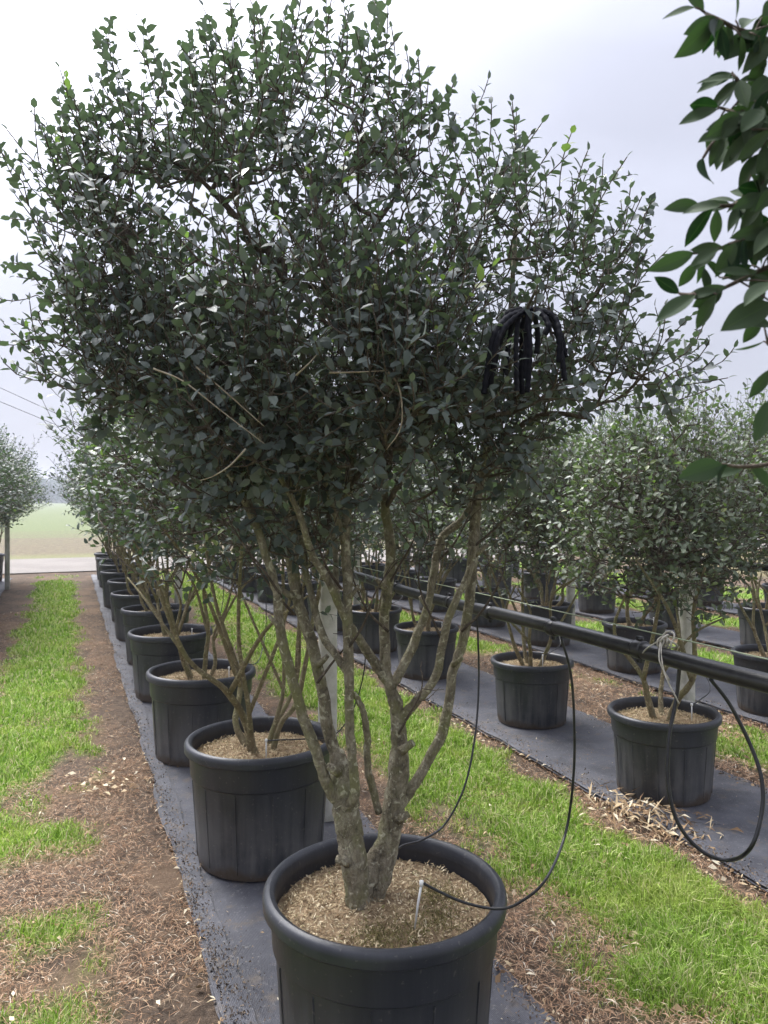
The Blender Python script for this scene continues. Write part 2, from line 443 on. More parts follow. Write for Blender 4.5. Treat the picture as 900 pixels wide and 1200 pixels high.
_lat = np.random.default_rng(3).random((256, 256))
def vnoise(x, y):
    x = np.asarray(x, dtype=float); y = np.asarray(y, dtype=float)
    xi = np.floor(x).astype(int); yi = np.floor(y).astype(int); fx = x - xi; fy = y - yi
    fx = fx * fx * (3 - 2 * fx); fy = fy * fy * (3 - 2 * fy)
    g = lambda a, b: _lat[a % 256, b % 256]
    return (g(xi, yi) * (1 - fx) + g(xi + 1, yi) * fx) * (1 - fy) + (g(xi, yi + 1) * (1 - fx) + g(xi + 1, yi + 1) * fx) * fy
def fbm(x, y, o=3):
    s = 0; a = 0.5; tot = 0
    for k in range(o):
        s = s + a * vnoise(x * 2 ** k + 17 * k, y * 2 ** k + 31 * k); tot += a; a *= 0.5
    return s / tot

# ------------------------------------------------------------------ leaves
LEAF_T = np.array([(0, 0, 0), (.28, .47, .09), (.31, 0, 0), (.28, -.47, .09), (.66, .46, .075), (.69, 0, 0), (.66, -.46, .075), (1, 0, 0)])
LEAF_F = np.array([(0, 2, 1), (0, 3, 2), (1, 2, 5), (1, 5, 4), (2, 3, 6), (2, 6, 5), (4, 5, 7), (5, 6, 7)])
def leaf_cloud(P, D, N, Ln, Wd, curl):
    """stacked leaf vertices for bases P, directions D, upper-side normals N"""
    D = D / (np.linalg.norm(D, axis=1)[:, None] + 1e-9)
    N = N - D * (N * D).sum(1)[:, None]; N /= np.linalg.norm(N, axis=1)[:, None] + 1e-9
    S = np.cross(N, D)
    t_ = LEAF_T[None, :, 0]; s_ = LEAF_T[None, :, 1]; h_ = LEAF_T[None, :, 2]
    a = (t_ * Ln[:, None])
    h = h_ * Wd[:, None] * 1.3 - curl[:, None] * t_ ** 2 * Ln[:, None]
    w = s_ * Wd[:, None]
    V = P[:, None, :] + a[..., None] * D[:, None, :] + w[..., None] * S[:, None, :] + h[..., None] * N[:, None, :]
    return V.reshape(-1, 3)
def leaf_faces(n):
    return (np.arange(n)[:, None, None] * 8 + LEAF_F[None]).reshape(-1, 3)

def grow_shoots(r, starts, dirs, lens, leafL, spacing=0.022, ratio=0.53, bend=0.35):
    """leafy shoots; returns leaf arrays and twig paths"""
    P, D, N, Ln, T, sid = [], [], [], [], [], []
    for si in range(len(starts)):
        d = dirs[si] / np.linalg.norm(dirs[si]); l = lens[si]
        n = max(4, int(l / spacing))
        s = np.linspace(0, 1, n)
        upb = np.array((0, 0, 1.0)) * bend * l
        side = r.normal(size=3) * 0.10 * l
        path = starts[si] + np.outer(s * l, d) + np.outer(s ** 2, upb) + np.outer(np.sin(s * 3), side)
        T.append(path)
        tg = np.gradient(path, axis=0); tg /= np.linalg.norm(tg, axis=1)[:, None]
        ph = r.random() * 6.28 + np.arange(n) * 2.4 + r.normal(size=n) * 0.3
        u = np.cross(tg, np.array((0.3, 0.2, 1.0)) + r.normal(size=3) * .2); u /= np.linalg.norm(u, axis=1)[:, None] + 1e-9
        v = np.cross(tg, u)
        rad = np.cos(ph)[:, None] * u + np.sin(ph)[:, None] * v
        up = (0.35 + 0.7 * s)[:, None]
        dd = tg * up + rad * 0.9 + r.normal(size=(n, 3)) * 0.16
        dd[-1] = tg[-1] + rad[-1] * 0.25
        nrm = tg * 0.9 + np.array((0, 0, 0.75)) + r.normal(size=(n, 3)) * 0.28
        k = np.arange(n) > 0
        P.append(path[k]); D.append(dd[k]); N.append(nrm[k])
        ll = leafL * (0.72 + 0.42 * r.random(n)) * np.where(s > 0.85, 0.72, 1.0)
        Ln.append(ll[k]); sid.append(np.full(k.sum(), si))
    P = np.concatenate(P); D = np.concatenate(D); N = np.concatenate(N); Ln = np.concatenate(Ln); sid = np.concatenate(sid)
    return P, D, N, Ln, Ln * ratio * (0.85 + 0.3 * r.random(len(Ln))), 0.08 + 0.34 * r.random(len(Ln)), T, sid

def skeleton(r, seeds, seedR, targets, center):
    """joins target points to the nearest node below/inside them; returns branch polylines with radii"""
    nodes = [np.array(s) for s in seeds]; parent = [-1] * len(seeds); base = len(seeds)
    order = np.argsort(np.linalg.norm(targets - center, axis=1) + 0.25 * r.random(len(targets)))
    arr = np.zeros((len(seeds) + 5 * len(targets), 3)); arr[:base] = seeds; n = base
    end = {}
    for ti in order:
        p = targets[ti]
        q = arr[:n]; dv = p - q
        d = np.linalg.norm(dv, axis=1) + 0.9 * np.maximum(0, q[:, 2] - p[2] + 0.02)
        j = int(np.argmin(d)); L_ = np.linalg.norm(p - arr[j])
        k = 1 if L_ < 0.07 else 2 if L_ < 0.18 else 4
        prev = j; a = arr[j].copy(); off = r.normal(size=3) * 0.06 * L_
        for i in range(1, k + 1):
            s = i / k
            arr[n] = a + (p - a) * s + off * math.sin(s * math.pi) + np.array((0, 0, -0.10 * L_ * math.sin(s * math.pi)))
            parent.append(prev); prev = n; n += 1
        end[int(ti)] = prev
    rad = np.zeros(n)
    kids = np.zeros(n)
    for i in range(n - 1, base - 1, -1):
        if rad[i] == 0: rad[i] = 0.0016
        rad[i] = max(rad[i], 0.0016)
        pa = parent[i]
        kids[pa] = kids[pa] + rad[i] ** 2.4
        rad[pa] = max(rad[pa], kids[pa] ** (1 / 2.4))
    for i in range(base): rad[i] = seedR[i]
    segs = []
    for i in range(base, n):
        pa = parent[i]
        rp = min(rad[pa], rad[i] * 1.5) if pa < base else rad[pa]
        segs.append((arr[pa], arr[i], min(rp, 0.02), min(rad[i], 0.02)))
    return segs
def seg_tubes(segs, sides=5):
    A = np.array([s[0] for s in segs]); B = np.array([s[1] for s in segs]); ra = np.array([s[2] for s in segs]); rb = np.array([s[3] for s in segs])
    t_ = B - A; t_ /= np.linalg.norm(t_, axis=1)[:, None] + 1e-9
    ref = np.where(np.abs(t_[:, 2:3]) < 0.9, np.array((0, 0, 1.0)), np.array((1.0, 0, 0)))
    u = np.cross(ref, t_); u /= np.linalg.norm(u, axis=1)[:, None]; v = np.cross(t_, u)
    a = np.arange(sides) / sides * 2 * math.pi
    ring = np.cos(a)[None, :, None] * u[:, None] + np.sin(a)[None, :, None] * v[:, None]
    V = np.concatenate([A[:, None] + ring * ra[:, None, None], B[:, None] + ring * rb[:, None, None]], 1).reshape(-1, 3)
    k = np.arange(sides); k2 = (k + 1) % sides
    Q = np.stack([k, k2, k2 + sides, k + sides], -1)
    return V, (np.arange(len(segs))[:, None, None] * 2 * sides + Q[None]).reshape(-1, 4)

# ------------------------------------------------------------------ the setting
ROWX = {'Z': -1.46, 'A': 0.79, 'B': 2.98, 'C': 4.92, 'D': 6.95, 'E': 8.95}
MATS = {'Z': (-1.95, -1.06), 'A': (0.43, 1.36), 'B': (2.62, 3.55), 'C': (4.55, 5.5), 'D': (6.55, 7.45), 'E': (8.55, 9.45)}
ROW_END = 17.2
def green_mask(x, y):
    """how much short grass grows at a point (0..1)"""
    x = np.asarray(x, dtype=float); y = np.asarray(y, dtype=float)
    n = fbm(x * 1.5 + 5, y * 0.9 + 9, 4); n2 = fbm(x * 5 + 50, y * 5 + 3, 3)
    w = (n2 - 0.5) * 0.35
    def band(a, b, s=0.13):
        return np.clip((x - a + w) / s, 0, 1) * np.clip((b - x + w) / s, 0, 1)
    left = band(-0.62, 0.14, 0.16) * np.clip((n - 0.42) * 7 + np.clip((y - 5.2) / 2.5, 0, 1.1) + (n2 - 0.5) * 1.2, 0, 1)
    # the bare patch of dead straw beside the near pots
    left = left * (1 - np.clip(1 - np.hypot((x + 0.10) / 0.55, (y - 3.5) / 0.45), 0, 1) * 1.8).clip(0, 1)
    near = band(-0.9, 0.12, 0.15) * np.clip((2.75 - y) / 0.3, 0, 1)
    left = np.maximum(left, near * np.clip((n2 - 0.15) * 5, 0, 1))
    mid = band(1.60, 2.52, 0.16) * np.clip((n - 0.22) * 6, 0.25, 1) * np.clip(0.42 + (x - 1.66) * 1.7 + (n2 - 0.5) * 1.5, 0.0, 1)
    others = 0
    for a, b in ((3.78, 4.42), (5.72, 6.42), (7.65, 8.4), (9.7, 11.5), (-3.2, -2.1)):
        others = others + band(a, b) * np.clip((n - 0.38) * 7, 0, 1)
    endf = np.clip((17.6 - y + w * 2) / 0.8, 0, 1)
    return np.clip(left + mid + others, 0, 1) * endf

def axis_pts(lo, hi, fine_lo, fine_hi, step):
    a = [fine_lo]; d = step
    while a[-1] > lo: d *= 1.5; a.append(a[-1] - d)
    b = [fine_hi]; d = step
    while b[-1] < hi: d *= 1.5; b.append(b[-1] + d)
    return np.array(a[::-1] + list(np.arange(fine_lo + step, fine_hi - step / 2, step)) + b)
gx = axis_pts(-1500, 1500, -4, 12, 0.08); gy = axis_pts(-1500, 1500, -1.5, 18.5, 0.08)
X, Y = np.meshgrid(gx, gy, indexing='ij')
near = (np.abs(X - 4) < 9) & (Y > -2) & (Y < 18.5)
Zg = np.where(near, -0.006 - 0.022 * fbm(X * 2.1, Y * 2.1, 4), -0.02)
for a, b in MATS.values():
    inside = (X > a - 0.06) & (X < b + 0.06) & near
    Zg = np.where(inside, np.minimum(Zg, -0.014), Zg)
V = np.stack([X, Y, Zg], -1).reshape(-1, 3)
nx, ny = len(gx), len(gy)
i = np.arange(nx - 1)[:, None] * ny; k = np.arange(ny - 1)[None]
Q = np.stack([i + k, i + ny + k, i + ny + k + 1, i + k + 1], -1).reshape(-1, 4)
me = npmesh('ground', V, [Q], M['ground'], True)
gm = np.where(near, green_mask(X, Y), 0.15).ravel()
ca = me.color_attributes.new('green', 'FLOAT_COLOR', 'POINT')
ca.data.foreach_set('color', np.stack([gm, gm, gm, np.ones_like(gm)], -1).astype(np.float32).ravel())
o = link('ground', me); o['kind'] = 'structure'

def sheet(name, x0, x1, y0, y1, z, material, nxs, nys, jag=0.0, und=0.0, seed=0):
    r = np.random.default_rng(seed)
    xs = np.linspace(0, 1, nxs); ys = np.linspace(y0, y1, nys)
    e0 = x0 + jag * (fbm(ys * 2.2 + seed * 7, ys * 0 + seed, 4) - 0.5) * 2; e1 = x1 + jag * (fbm(ys * 2.2 + 90 + seed, ys * 0 + 5, 4) - 0.5) * 2
    Xs = e0[None] * (1 - xs[:, None]) + e1[None] * xs[:, None]; Ys = np.repeat(ys[None], nxs, 0)
    Zs = z + und * fbm(Xs * 5 + seed, Ys * 3.0, 4)
    V = np.stack([Xs, Ys, Zs], -1).reshape(-1, 3)
    i = np.arange(nxs - 1)[:, None] * nys; k = np.arange(nys - 1)[None]
    Q = np.stack([i + k, i + nys + k, i + nys + k + 1, i + k + 1], -1).reshape(-1, 4)
    return npmesh(name, V, [Q], material, True)
for s, (rname, (a, b)) in enumerate(MATS.items()):
    o = link('weed_mat', sheet('weed_mat', a, b, -1.4, ROW_END, 0.0, M['weed_mat'], 26, 420, 0.03, 0.014, s)); o['kind'] = 'structure'
    h = link('hem', sheet('hem', a + 0.006, a + 0.085, -1.4, ROW_END, 0.016, M['weed_mat'], 5, 420, 0.03, 0.006, s), o)
o = link('road', sheet('road', -260, 260, 18.3, 22.6, 0.004, M['road'], 40, 30, 0, 0.0, 3)); o['kind'] = 'structure'
o = link('field', sheet('field', -900, 900, 22.6, 900, 0.002, M['field'], 40, 60, 0, 0.0, 4)); o['kind'] = 'structure'

# far wood on the horizon
V = []; r = np.random.default_rng(21)
cn = 420
cxs = r.uniform(-330, 520, cn); cys = r.uniform(300, 380, cn); hs = r.uniform(5, 10, cn); ws = r.uniform(4, 9, cn)
for a, b_, h, w in zip(cxs, cys, hs, ws):
    n = 90
    q = r.normal(size=(n, 3)); q /= np.linalg.norm(q, axis=1)[:, None]
    c = np.array((a, b_, h * 0.55)) + q * np.array((w, w, h * 0.5)) * (0.65 + 0.4 * r.random((n, 1)))
    c[:, 2] = np.maximum(c[:, 2], 0.6)
    tri = c[:, None] + r.normal(size=(n, 3, 3)) * 1.3
    V.append(tri.reshape(-1, 3))
V = np.concatenate(V); V[:, 2] = np.maximum(V[:, 2], -0.02)
o = link('distant_wood', npmesh('distant_wood', V, [np.arange(len(V)).reshape(-1, 3)], M['wood']))
tag(o, 'hazy dark wood far off behind the green field', 'wood', kind='stuff')

# ------------------------------------------------------------------ grass, straw and litter
def scatter(n, x0, x1, y0, y1, r):
    u = r.random(n); p = 1.35
    ys = (y0 ** (1 - p) + u * (y1 ** (1 - p) - y0 ** (1 - p))) ** (1 / (1 - p))
    return r.uniform(x0, x1, n), ys
def blades(x, y, r, h0, h1, w, lean=1.0):
    n = len(x); dist = np.hypot(x, y)
    h = r.uniform(h0, h1, n) * (0.15 + 1.75 * fbm(x * 6, y * 6, 3)) * (0.45 + 0.55 * green_mask(x, y)); ww = w * np.clip(dist / 3.0, 0.85, 4.0) * r.uniform(0.6, 1.3, n)
    a = r.uniform(0, 2 * math.pi, n); ln = r.random(n) * lean + 0.08
    d = np.stack([np.cos(a), np.sin(a), np.zeros(n)], -1); b2 = r.uniform(0, 2 * math.pi, n)
    sd = np.stack([np.cos(b2), np.sin(b2), np.zeros(n)], -1)
    B = np.stack([x, y, np.full(n, -0.012)], -1)
    up = np.array((0, 0, 1.0))
    m_ = B + up * (h * 0.55)[:, None] + d * (h * ln * 0.35)[:, None]
    tp = B + up * (h * (1 - 0.35 * ln))[:, None] + d * (h * ln)[:, None]
    V = np.stack([B - sd * ww[:, None], B + sd * ww[:, None], m_ + sd * (ww * 0.8)[:, None], m_ - sd * (ww * 0.8)[:, None], tp], 1).reshape(-1, 3)
    q = np.arange(n)[:, None] * 5
    return V, q + np.array([0, 1, 2, 3]), q + np.array([3, 2, 4])
def grass_strip(name_label, n, x0, x1, y0, y1, seed, h=(0.02, 0.065), cut=0.35):
    r = np.random.default_rng(seed)
    x, y = scatter(n, x0, x1, y0, y1, r)
    k = green_mask(x, y) > 0.02 + 0.8 * r.random(n) * (0.4 + fbm(x * 7, y * 7, 2)); x, y = x[k], y[k]
    V, q4, q3 = blades(x, y, r, h[0], h[1], 0.0022)
    o = link('grass', npmesh('grass', V, [q4, q3], M['grass']))
    tag(o, name_label, 'grass', kind='stuff')
grass_strip('bright short grass along the path left of the front weed mat', 95000, -1.0, 0.35, 1.6, 17.6, 31)
grass_strip('lush bright grass strip between the first and second weed mats', 120000, 1.45, 2.7, 1.7, 17.6, 32, (0.025, 0.082))
grass_strip('thin grass strip between the second and third weed mats', 40000, 3.6, 4.6, 3.0, 17.6, 33)
grass_strip('grass strips beyond the third weed mat', 30000, 5.5, 11.5, 4.5, 17.6, 34)

def flecks(x, y, r, l0, l1, w, zlift=0.012, tilt=0.5, z0=None):
    """thin flat dead pieces lying on the soil"""
    n = len(x); a = r.uniform(0, 2 * math.pi, n); l = r.uniform(l0, l1, n) / 2
    d = np.stack([np.cos(a), np.sin(a), r.normal(size=n) * tilt * 0.5], -1)
    s = np.stack([-np.sin(a), np.cos(a), r.normal(size=n) * 0.6], -1)
    zz = r.random(n) * zlift - 0.008 if z0 is None else z0
    c = np.stack([x, y, zz + l * np.abs(d[:, 2]) * 0.8], -1)
    ww = (w * r.uniform(0.5, 1.3, n))[:, None]; l = l[:, None]
    bow = np.stack([np.zeros(n), np.zeros(n), r.random(n) * l[:, 0] * 0.5], -1)
    V = np.stack([c - d * l, c - s * ww + bow, c + d * l, c + s * ww + bow], 1).reshape(-1, 3)
    return V, np.arange(n)[:, None] * 4 + np.array([0, 1, 2, 3])
def on_mat(x):
    k = np.zeros(len(x), dtype=bool)
    for a, b in MATS.values(): k |= (x > a + 0.03) & (x < b - 0.03)
    return k
r = np.random.default_rng(41)
V_all = MB()
for n, x0, x1, y0, y1, l0, l1, w in ((95000, -1.0, 0.46, 1.6, 12, 0.012, 0.055, 0.0011), (65000, 1.3, 2.68, 1.6, 12, 0.012, 0.055, 0.0011), (22000, 3.5, 4.6, 3, 12, 0.02, 0.07, 0.0016), (12000, 5.4, 8.6, 4.5, 14, 0.03, 0.08, 0.002)):
    x, y = scatter(n, x0, x1, y0, y1, r)
    patch = fbm(x * 2.6 + 11, y * 1.8 + 4, 3)
    k = (~on_mat(x)) & (green_mask(x, y) < 0.25 + 0.75 * r.random(n)) & (patch > 0.18 + 0.3 * r.random(n) + 0.08 * np.clip((x - 0.12) / 0.15, 0, 1) * (x < 0.5))
    V, q = flecks(x[k], y[k], r, l0, l1, w); V_all.add(V, [q])
o = link('dead_straw', V_all.mesh('dead_straw', M['straw'])); tag(o, 'rusty brown dead grass straw lying on the bare soil', 'straw', kind='stuff')
lit = MB()
for n, x0, x1, y0, y1, l0, l1, w in ((420, -0.9, 0.46, 1.6, 12, 0.012, 0.04, 0.006), (260, 0.4, 1.4, 1.6, 12, 0.008, 0.02, 0.003), (700, 1.3, 2.66, 1.6, 12, 0.015, 0.045, 0.007), (420, 2.5, 2.75, 2.2, 9, 0.012, 0.035, 0.006), (250, 2.6, 3.6, 2.2, 9, 0.008, 0.02, 0.003), (500, 3.5, 4.6, 3, 9, 0.02, 0.05, 0.009)):
    x, y = scatter(n, x0, x1, y0, y1, r)
    V, q = flecks(x, y, r, l0, l1, w, z0=0.014 if x0 in (0.4, 2.6) else None); lit.add(V, [q])
# pale flakes along the weed mat's edges
for ex, n in ((0.425, 260), (1.37, 160), (2.61, 200)):
    ys = scatter(n, 0, 1, 1.7, 12, r)[1]
    V, q = flecks(ex + r.normal(size=n) * 0.02, ys, r, 0.012, 0.045, 0.004, z0=0.012); lit.add(V, [q])
# small heap of dried leaves on the soil by the path
n = 90
V, q = flecks(0.20 + r.normal(size=n) * 0.10, 4.55 + r.normal(size=n) * 0.13, r, 0.02, 0.06, 0.008, 0.04); lit.add(V, [q])
o = link('leaf_litter', lit.mesh('leaf_litter', M['litter'])); tag(o, 'scattered pale dry leaf litter along the mats and soil', 'leaf litter', kind='stuff')
# soil crumbs trodden onto the mats' edges
cr = MB()
for ex, n, sg in ((0.43, 3200, 0.035), (1.36, 1500, -0.04), (2.62, 2600, 0.05), (3.55, 1200, -0.05), (4.55, 900, 0.05)):
    ys = scatter(n, 0, 1, 1.6, 12, r)[1]
    V, q = flecks(ex + sg * np.abs(r.normal(size=n)) * (0.3 + 2.2 * fbm(ys * 3, ys * 0 + ex, 2)), ys, r, 0.003, 0.014, 0.003, z0=0.017 + r.random(n) * 0.004, tilt=1.2); cr.add(V, [q])
n = 1600; px_ = r.uniform(0.45, 1.33, n); ys = scatter(n, 0, 1, 1.6, 9, r)[1]
V, q = flecks(px_, ys, r, 0.002, 0.008, 0.0018, z0=0.016, tilt=1.0); cr.add(V, [q])
o = link('soil_crumbs', cr.mesh('soil_crumbs', M['crumb'])); tag(o, 'dark soil crumbs spilled along the weed mat edges', 'soil', kind='stuff')
# pulled weeds drying beside the second-row pot
n = 330
wx = 2.66 + r.normal(size=n) * 0.12; wy = 3.02 + r.normal(size=n) * 0.17
V, q = flecks(wx, wy, r, 0.03, 0.10, 0.006, 0.09, 0.9, z0=0.005 + r.random(n) * 0.06 * np.exp(-((wx - 2.66) ** 2 + (wy - 3.02) ** 2) / 0.03))
o = link('dried_weed_heap', npmesh('dried_weed_heap', V, [q], M['litter'])); tag(o, 'heap of pulled pale dried weeds at the foot of a pot', 'weed heap', kind='stuff')

# ------------------------------------------------------------------ pots
def pot_meshes(D, H, tagname, sides=64):
    k = D / 0.67; hk = H / 0.53
    body = MB()
    prof = [(0.0, 0.002), (0.255, 0.002), (0.272, 0.008), (0.276, 0.03), (0.281, 0.10), (0.291, 0.25), (0.2985, 0.372), (0.299, 0.378), (0.3075, 0.386), (0.3085, 0.392), (0.313, 0.47), (0.316, 0.492),
            (0.303, 0.492), (0.300, 0.44), (0.296, 0.38)]
    body.lathe([(a * k, b * hk) for a, b in prof], sides)
    # faint moulded ribs on the lower body
    for a in np.arange(12) / 12 * 2 * math.pi + 0.2:
        pts = np.array([(math.cos(a) * (r_ + 0.0005) * k, math.sin(a) * (r_ + 0.0005) * k, z_ * hk) for r_, z_ in ((0.277, 0.035), (0.281, 0.10), (0.291, 0.25), (0.298, 0.368))])
        body.tube(pts, 0.0028 * k, 6)
    rim = MB()
    rp = [(0.298, 0.490), (0.300, 0.520), (0.306, 0.529), (0.316, 0.533), (0.326, 0.530), (0.333, 0.522), (0.335, 0.510), (0.334, 0.492), (0.329, 0.486), (0.316, 0.487)]
    rim.lathe([(a * k, b * hk) for a, b in rp], sides, True)
    soil = MB()
    rr = np.linspace(0, 1, 14); sd = 40
    aa = np.arange(sd) / sd * 2 * math.pi
    Vv = []
    for q in rr:
        x = np.cos(aa) * q * 0.2995 * k; y = np.sin(aa) * q * 0.2995 * k
        z = (0.455 + 0.022 * (1 - q ** 2)) * hk + 0.018 * (fbm(x * 22 + 5 + k * 9, y * 22 + 3, 3) - 0.5)
        Vv.append(np.stack([x, y, z], -1))
    V = np.concatenate(Vv); i = np.arange(13)[:, None] * sd; kk = np.arange(sd)[None]; k2 = (kk + 1) % sd
    soil.add(V, [np.stack([i + kk, i + k2, i + sd + k2, i + sd + kk], -1).reshape(-1, 4)])
    return body.mesh('pot', M['pot'], True), rim.mesh('rim', M['pot'], True), soil.mesh('soil', M['soil'], True)
def set_autosmooth(me, ang=35):
    import bmesh
    bm = bmesh.new(); bm.from_mesh(me)
    for e in bm.edges:
        e.smooth = not (len(e.link_faces) == 2 and e.calc_face_angle(0) > math.radians(ang))
    bm.to_mesh(me); bm.free()
POT_A = pot_meshes(0.67, 0.53, 'a'); POT_B = pot_meshes(0.59, 0.445, 'b')
for q in (POT_A, POT_B):
    for me in q[:2]: set_autosmooth(me)
def add_pot(root, pm, rz=0.0):
    tl = np.random.default_rng(int(abs(root.location[1]) * 100)).normal(size=2) * 0.006
    p = link('pot', pm[0], root, rot=(tl[0], tl[1], rz))
    link('rim', pm[1], p)
    link('soil', pm[2], root, rot=(0, 0, rz))
    return p

# ------------------------------------------------------------------ row trees (several grown shapes, copied along the rows)
def row_tree(seed, r0r, soil_z, H, crown_z, crown_r, nstem, nshoot, leafL, leaf_mat, split_h, lean=0.0, shoot_len=(0.10, 0.22)):
    r = np.random.default_rng(seed)
    cz = (H + crown_z) / 2; hz = (H - crown_z) / 2
    trunk = MB(); seeds = []; sr = []
    for s in range(nstem):
        a = s / nstem * 6.283 + r.uniform(-0.5, 0.5)
        b0 = np.array((math.cos(a) * 0.045, math.sin(a) * 0.045, soil_z - 0.03))
        sp = crown_r * r.uniform(0.35, 0.75)
        top = np.array((math.cos(a) * sp, math.sin(a) * sp, crown_z + hz * r.uniform(0.1, 0.9)))
        mid = np.array((math.cos(a) * (0.06 + sp * 0.32) + r.normal() * 0.03, math.sin(a) * (0.06 + sp * 0.32) + r.normal() * 0.03, soil_z + (crown_z - soil_z) * r.uniform(0.4, 0.6)))
        mid2 = (mid + top) / 2 + r.normal(size=3) * 0.035
        path = smooth_path([b0, (b0 + mid) / 2 + r.normal(size=3) * 0.018, mid, mid2, top], 6)
        r0 = r.uniform(*r0r)
        rad = np.linspace(r0, 0.006, len(path)); rad[0] *= 1.3
        trunk.tube(path, rad, 8, lump=0.22, seed=seed + s)
        for q in range(10, len(path), 2): seeds.append(path[q]); sr.append(rad[q])
        # one fork
        st = path[int(len(path) * 0.45)]
        a2 = a + r.choice((-1, 1)) * r.uniform(0.5, 1.1)
        top2 = np.array((math.cos(a2) * sp * 1.15, math.sin(a2) * sp * 1.15, crown_z + hz * r.uniform(0.0, 0.7)))
        p2 = smooth_path([st, (st + top2) / 2 + np.array((0, 0, 0.05)) + r.normal(size=3) * 0.03, top2], 7)
        rad2 = np.linspace(r0 * 0.65, 0.004, len(p2)); trunk.tube(p2, rad2, 7, lump=0.2, seed=seed + 50 + s)
        for q in range(5, len(p2), 2): seeds.append(p2[q]); sr.append(rad2[q])
    # shoots spread through an uneven crown
    q = r.normal(size=(nshoot, 3)); q /= np.linalg.norm(q, axis=1)[:, None]
    rad = r.random(nshoot) ** 0.42
    az = np.arctan2(q[:, 1], q[:, 0])
    lumps = 1 + 0.16 * np.sin(az * 3 + seed) * np.cos(q[:, 2] * 4 + seed) + 0.12 * np.sin(az * 5 + 2 * seed + q[:, 2] * 5)
    c = np.array((lean, 0, cz))
    squash = np.where(q[:, 2] < 0, 0.85, 1.0)
    T_ = c + q * (rad * lumps)[:, None] * np.array((crown_r, crown_r, hz)) * np.stack([np.ones(nshoot), np.ones(nshoot), squash], -1)
    segs = skeleton(r, np.array(seeds), sr, T_, c)
    outd = (T_ - c) / np.array((crown_r, crown_r, hz))
    dirs = outd * 0.8 + np.array((0, 0, 0.45)) + r.normal(size=(nshoot, 3)) * 0.4
    lens = r.uniform(shoot_len[0], shoot_len[1], nshoot) * (0.7 + 0.5 * np.clip(outd[:, 2], 0, 1))
    P, D, N, Ln, Wd, cu, tw, sid = grow_shoots(r, T_, dirs, lens, leafL, 0.021 if leafL > 0.04 else 0.017)
    Vl = leaf_cloud(P, D, N, Ln, Wd, cu); fl = leaf_faces(len(P))
    young = r.random(nshoot) < 0.035
    mi = np.repeat(young[sid].astype(int), 8)
    crown = npmesh('crown', Vl, [fl], [leaf_mat, M['leaf_young']], False, mi)
    for p in tw: segs += [(p[j], p[j + 2 if j + 2 < len(p) else -1], 0.0012, 0.0009) for j in range(0, len(p) - 1, 2)]
    Vb, Qb = seg_tubes(segs, 4)
    return trunk.mesh('trunk', M['bark_row'], True), crown, npmesh('branches', Vb, [Qb], M['twig'])
AV = [row_tree(100 + i, (0.012, 0.019), 0.46, H, 1.08, cr, ns, 1700, 0.044, M['leaf_row'], 0.8) for i, (H, cr, ns) in enumerate(((2.50, 0.74, 5), (2.38, 0.70, 4), (2.55, 0.76, 6), (2.30, 0.68, 4)))]
BV = [row_tree(200 + i, (0.016, 0.024), 0.385, H, 0.90, cr, ns, 2000, 0.043, M['leaf_pale'], 0.8, shoot_len=(0.08, 0.18)) for i, (H, cr, ns) in enumerate(((2.16, 0.58, 3), (2.24, 0.62, 4), (2.1, 0.55, 3), (2.2, 0.62, 5)))]
def potted(var, pots, x, y, rz, label, group, scale=1.0, rzp=0.0, wide=1.0):
    root = link('potted_tree', None, loc=(x, y, 0.006))
    tag(root, label, 'potted tree', group)
    add_pot(root, pots, rzp)
    link('trunk', var[0], root, rot=(0, 0, rz))
    c = link('crown', var[1], root, rot=(0, 0, rz), scale=(wide, wide, scale)); c['kind'] = 'stuff'
    link('branches', var[2], c)
    return root
ORD = ['', 'first', 'second', 'third', 'fourth', 'fifth', 'sixth', 'seventh', 'eighth', 'ninth', 'tenth', 'eleventh', 'twelfth']
A_Y = [1.95, 3.38, 4.87, 6.42, 7.82, 9.2, 10.6, 12.0, 13.4, 14.8, 16.2]
rr_ = np.random.default_rng(77)
A_ROT = [0, 2.4, 0.6, 4.2, 1.9, 3.3, 5.2, 0.4, 2.9, 1.1, 4.6]
for kx in range(1, len(A_Y)):
    lab = 'evergreen in a black pot, %s pot behind the tall front tree on its weed mat' % ORD[kx]
    potted(AV[(kx + 1) % 4], POT_A, ROWX['A'] + rr_.uniform(-0.03, 0.03) - 0.015, A_Y[kx], A_ROT[kx], lab, 'potted trees in the front row', rr_.uniform(0.96, 1.04), kx * 1.3)
def in_view(x, y, rad=1.0):
    px, py, d = proj((x, y, 1.4))
    return d > 0.5 and -FPX * rad / d - 10 < px < 910 + FPX * rad / d
ZC = [9.6, 11.0, 12.4, 13.8, 15.2, 16.6]
for kx, y in enumerate(ZC[::-1]):
    potted(AV[(kx + 2) % 4], POT_A, ROWX['Z'] + rr_.uniform(-0.04, 0.04), y, rr_.uniform(0, 6.2), 'dark potted evergreen on the mat across the grass path, %s from the gravel road' % ORD[kx + 1], 'potted trees across the grass path', 0.98, 0.0, 1.35)
By = [3.28, 4.69, 6.28, 7.55, 8.95, 10.35, 11.75, 13.15, 14.55, 15.95]
for kx, y in enumerate(By):
    lab = ('grey-green tree on bare stems in faded pot beside the dried weed heap' if kx == 0 else
           'grey-green potted tree on the second weed mat, %s behind the one by the weed heap' % ORD[kx])
    potted(BV[kx % 4], POT_B, ROWX['B'] + (0.08 if kx == 1 else 0) + rr_.uniform(-0.03, 0.03), y, (0.5, 1.4, 3.0, 5.1)[kx % 4] + kx, lab, 'potted trees on the second weed mat', rr_.uniform(0.95, 1.03), kx)
Cy = [4.23, 5.75, 7.15, 8.5, 9.9, 11.3, 12.7, 14.1, 15.5]
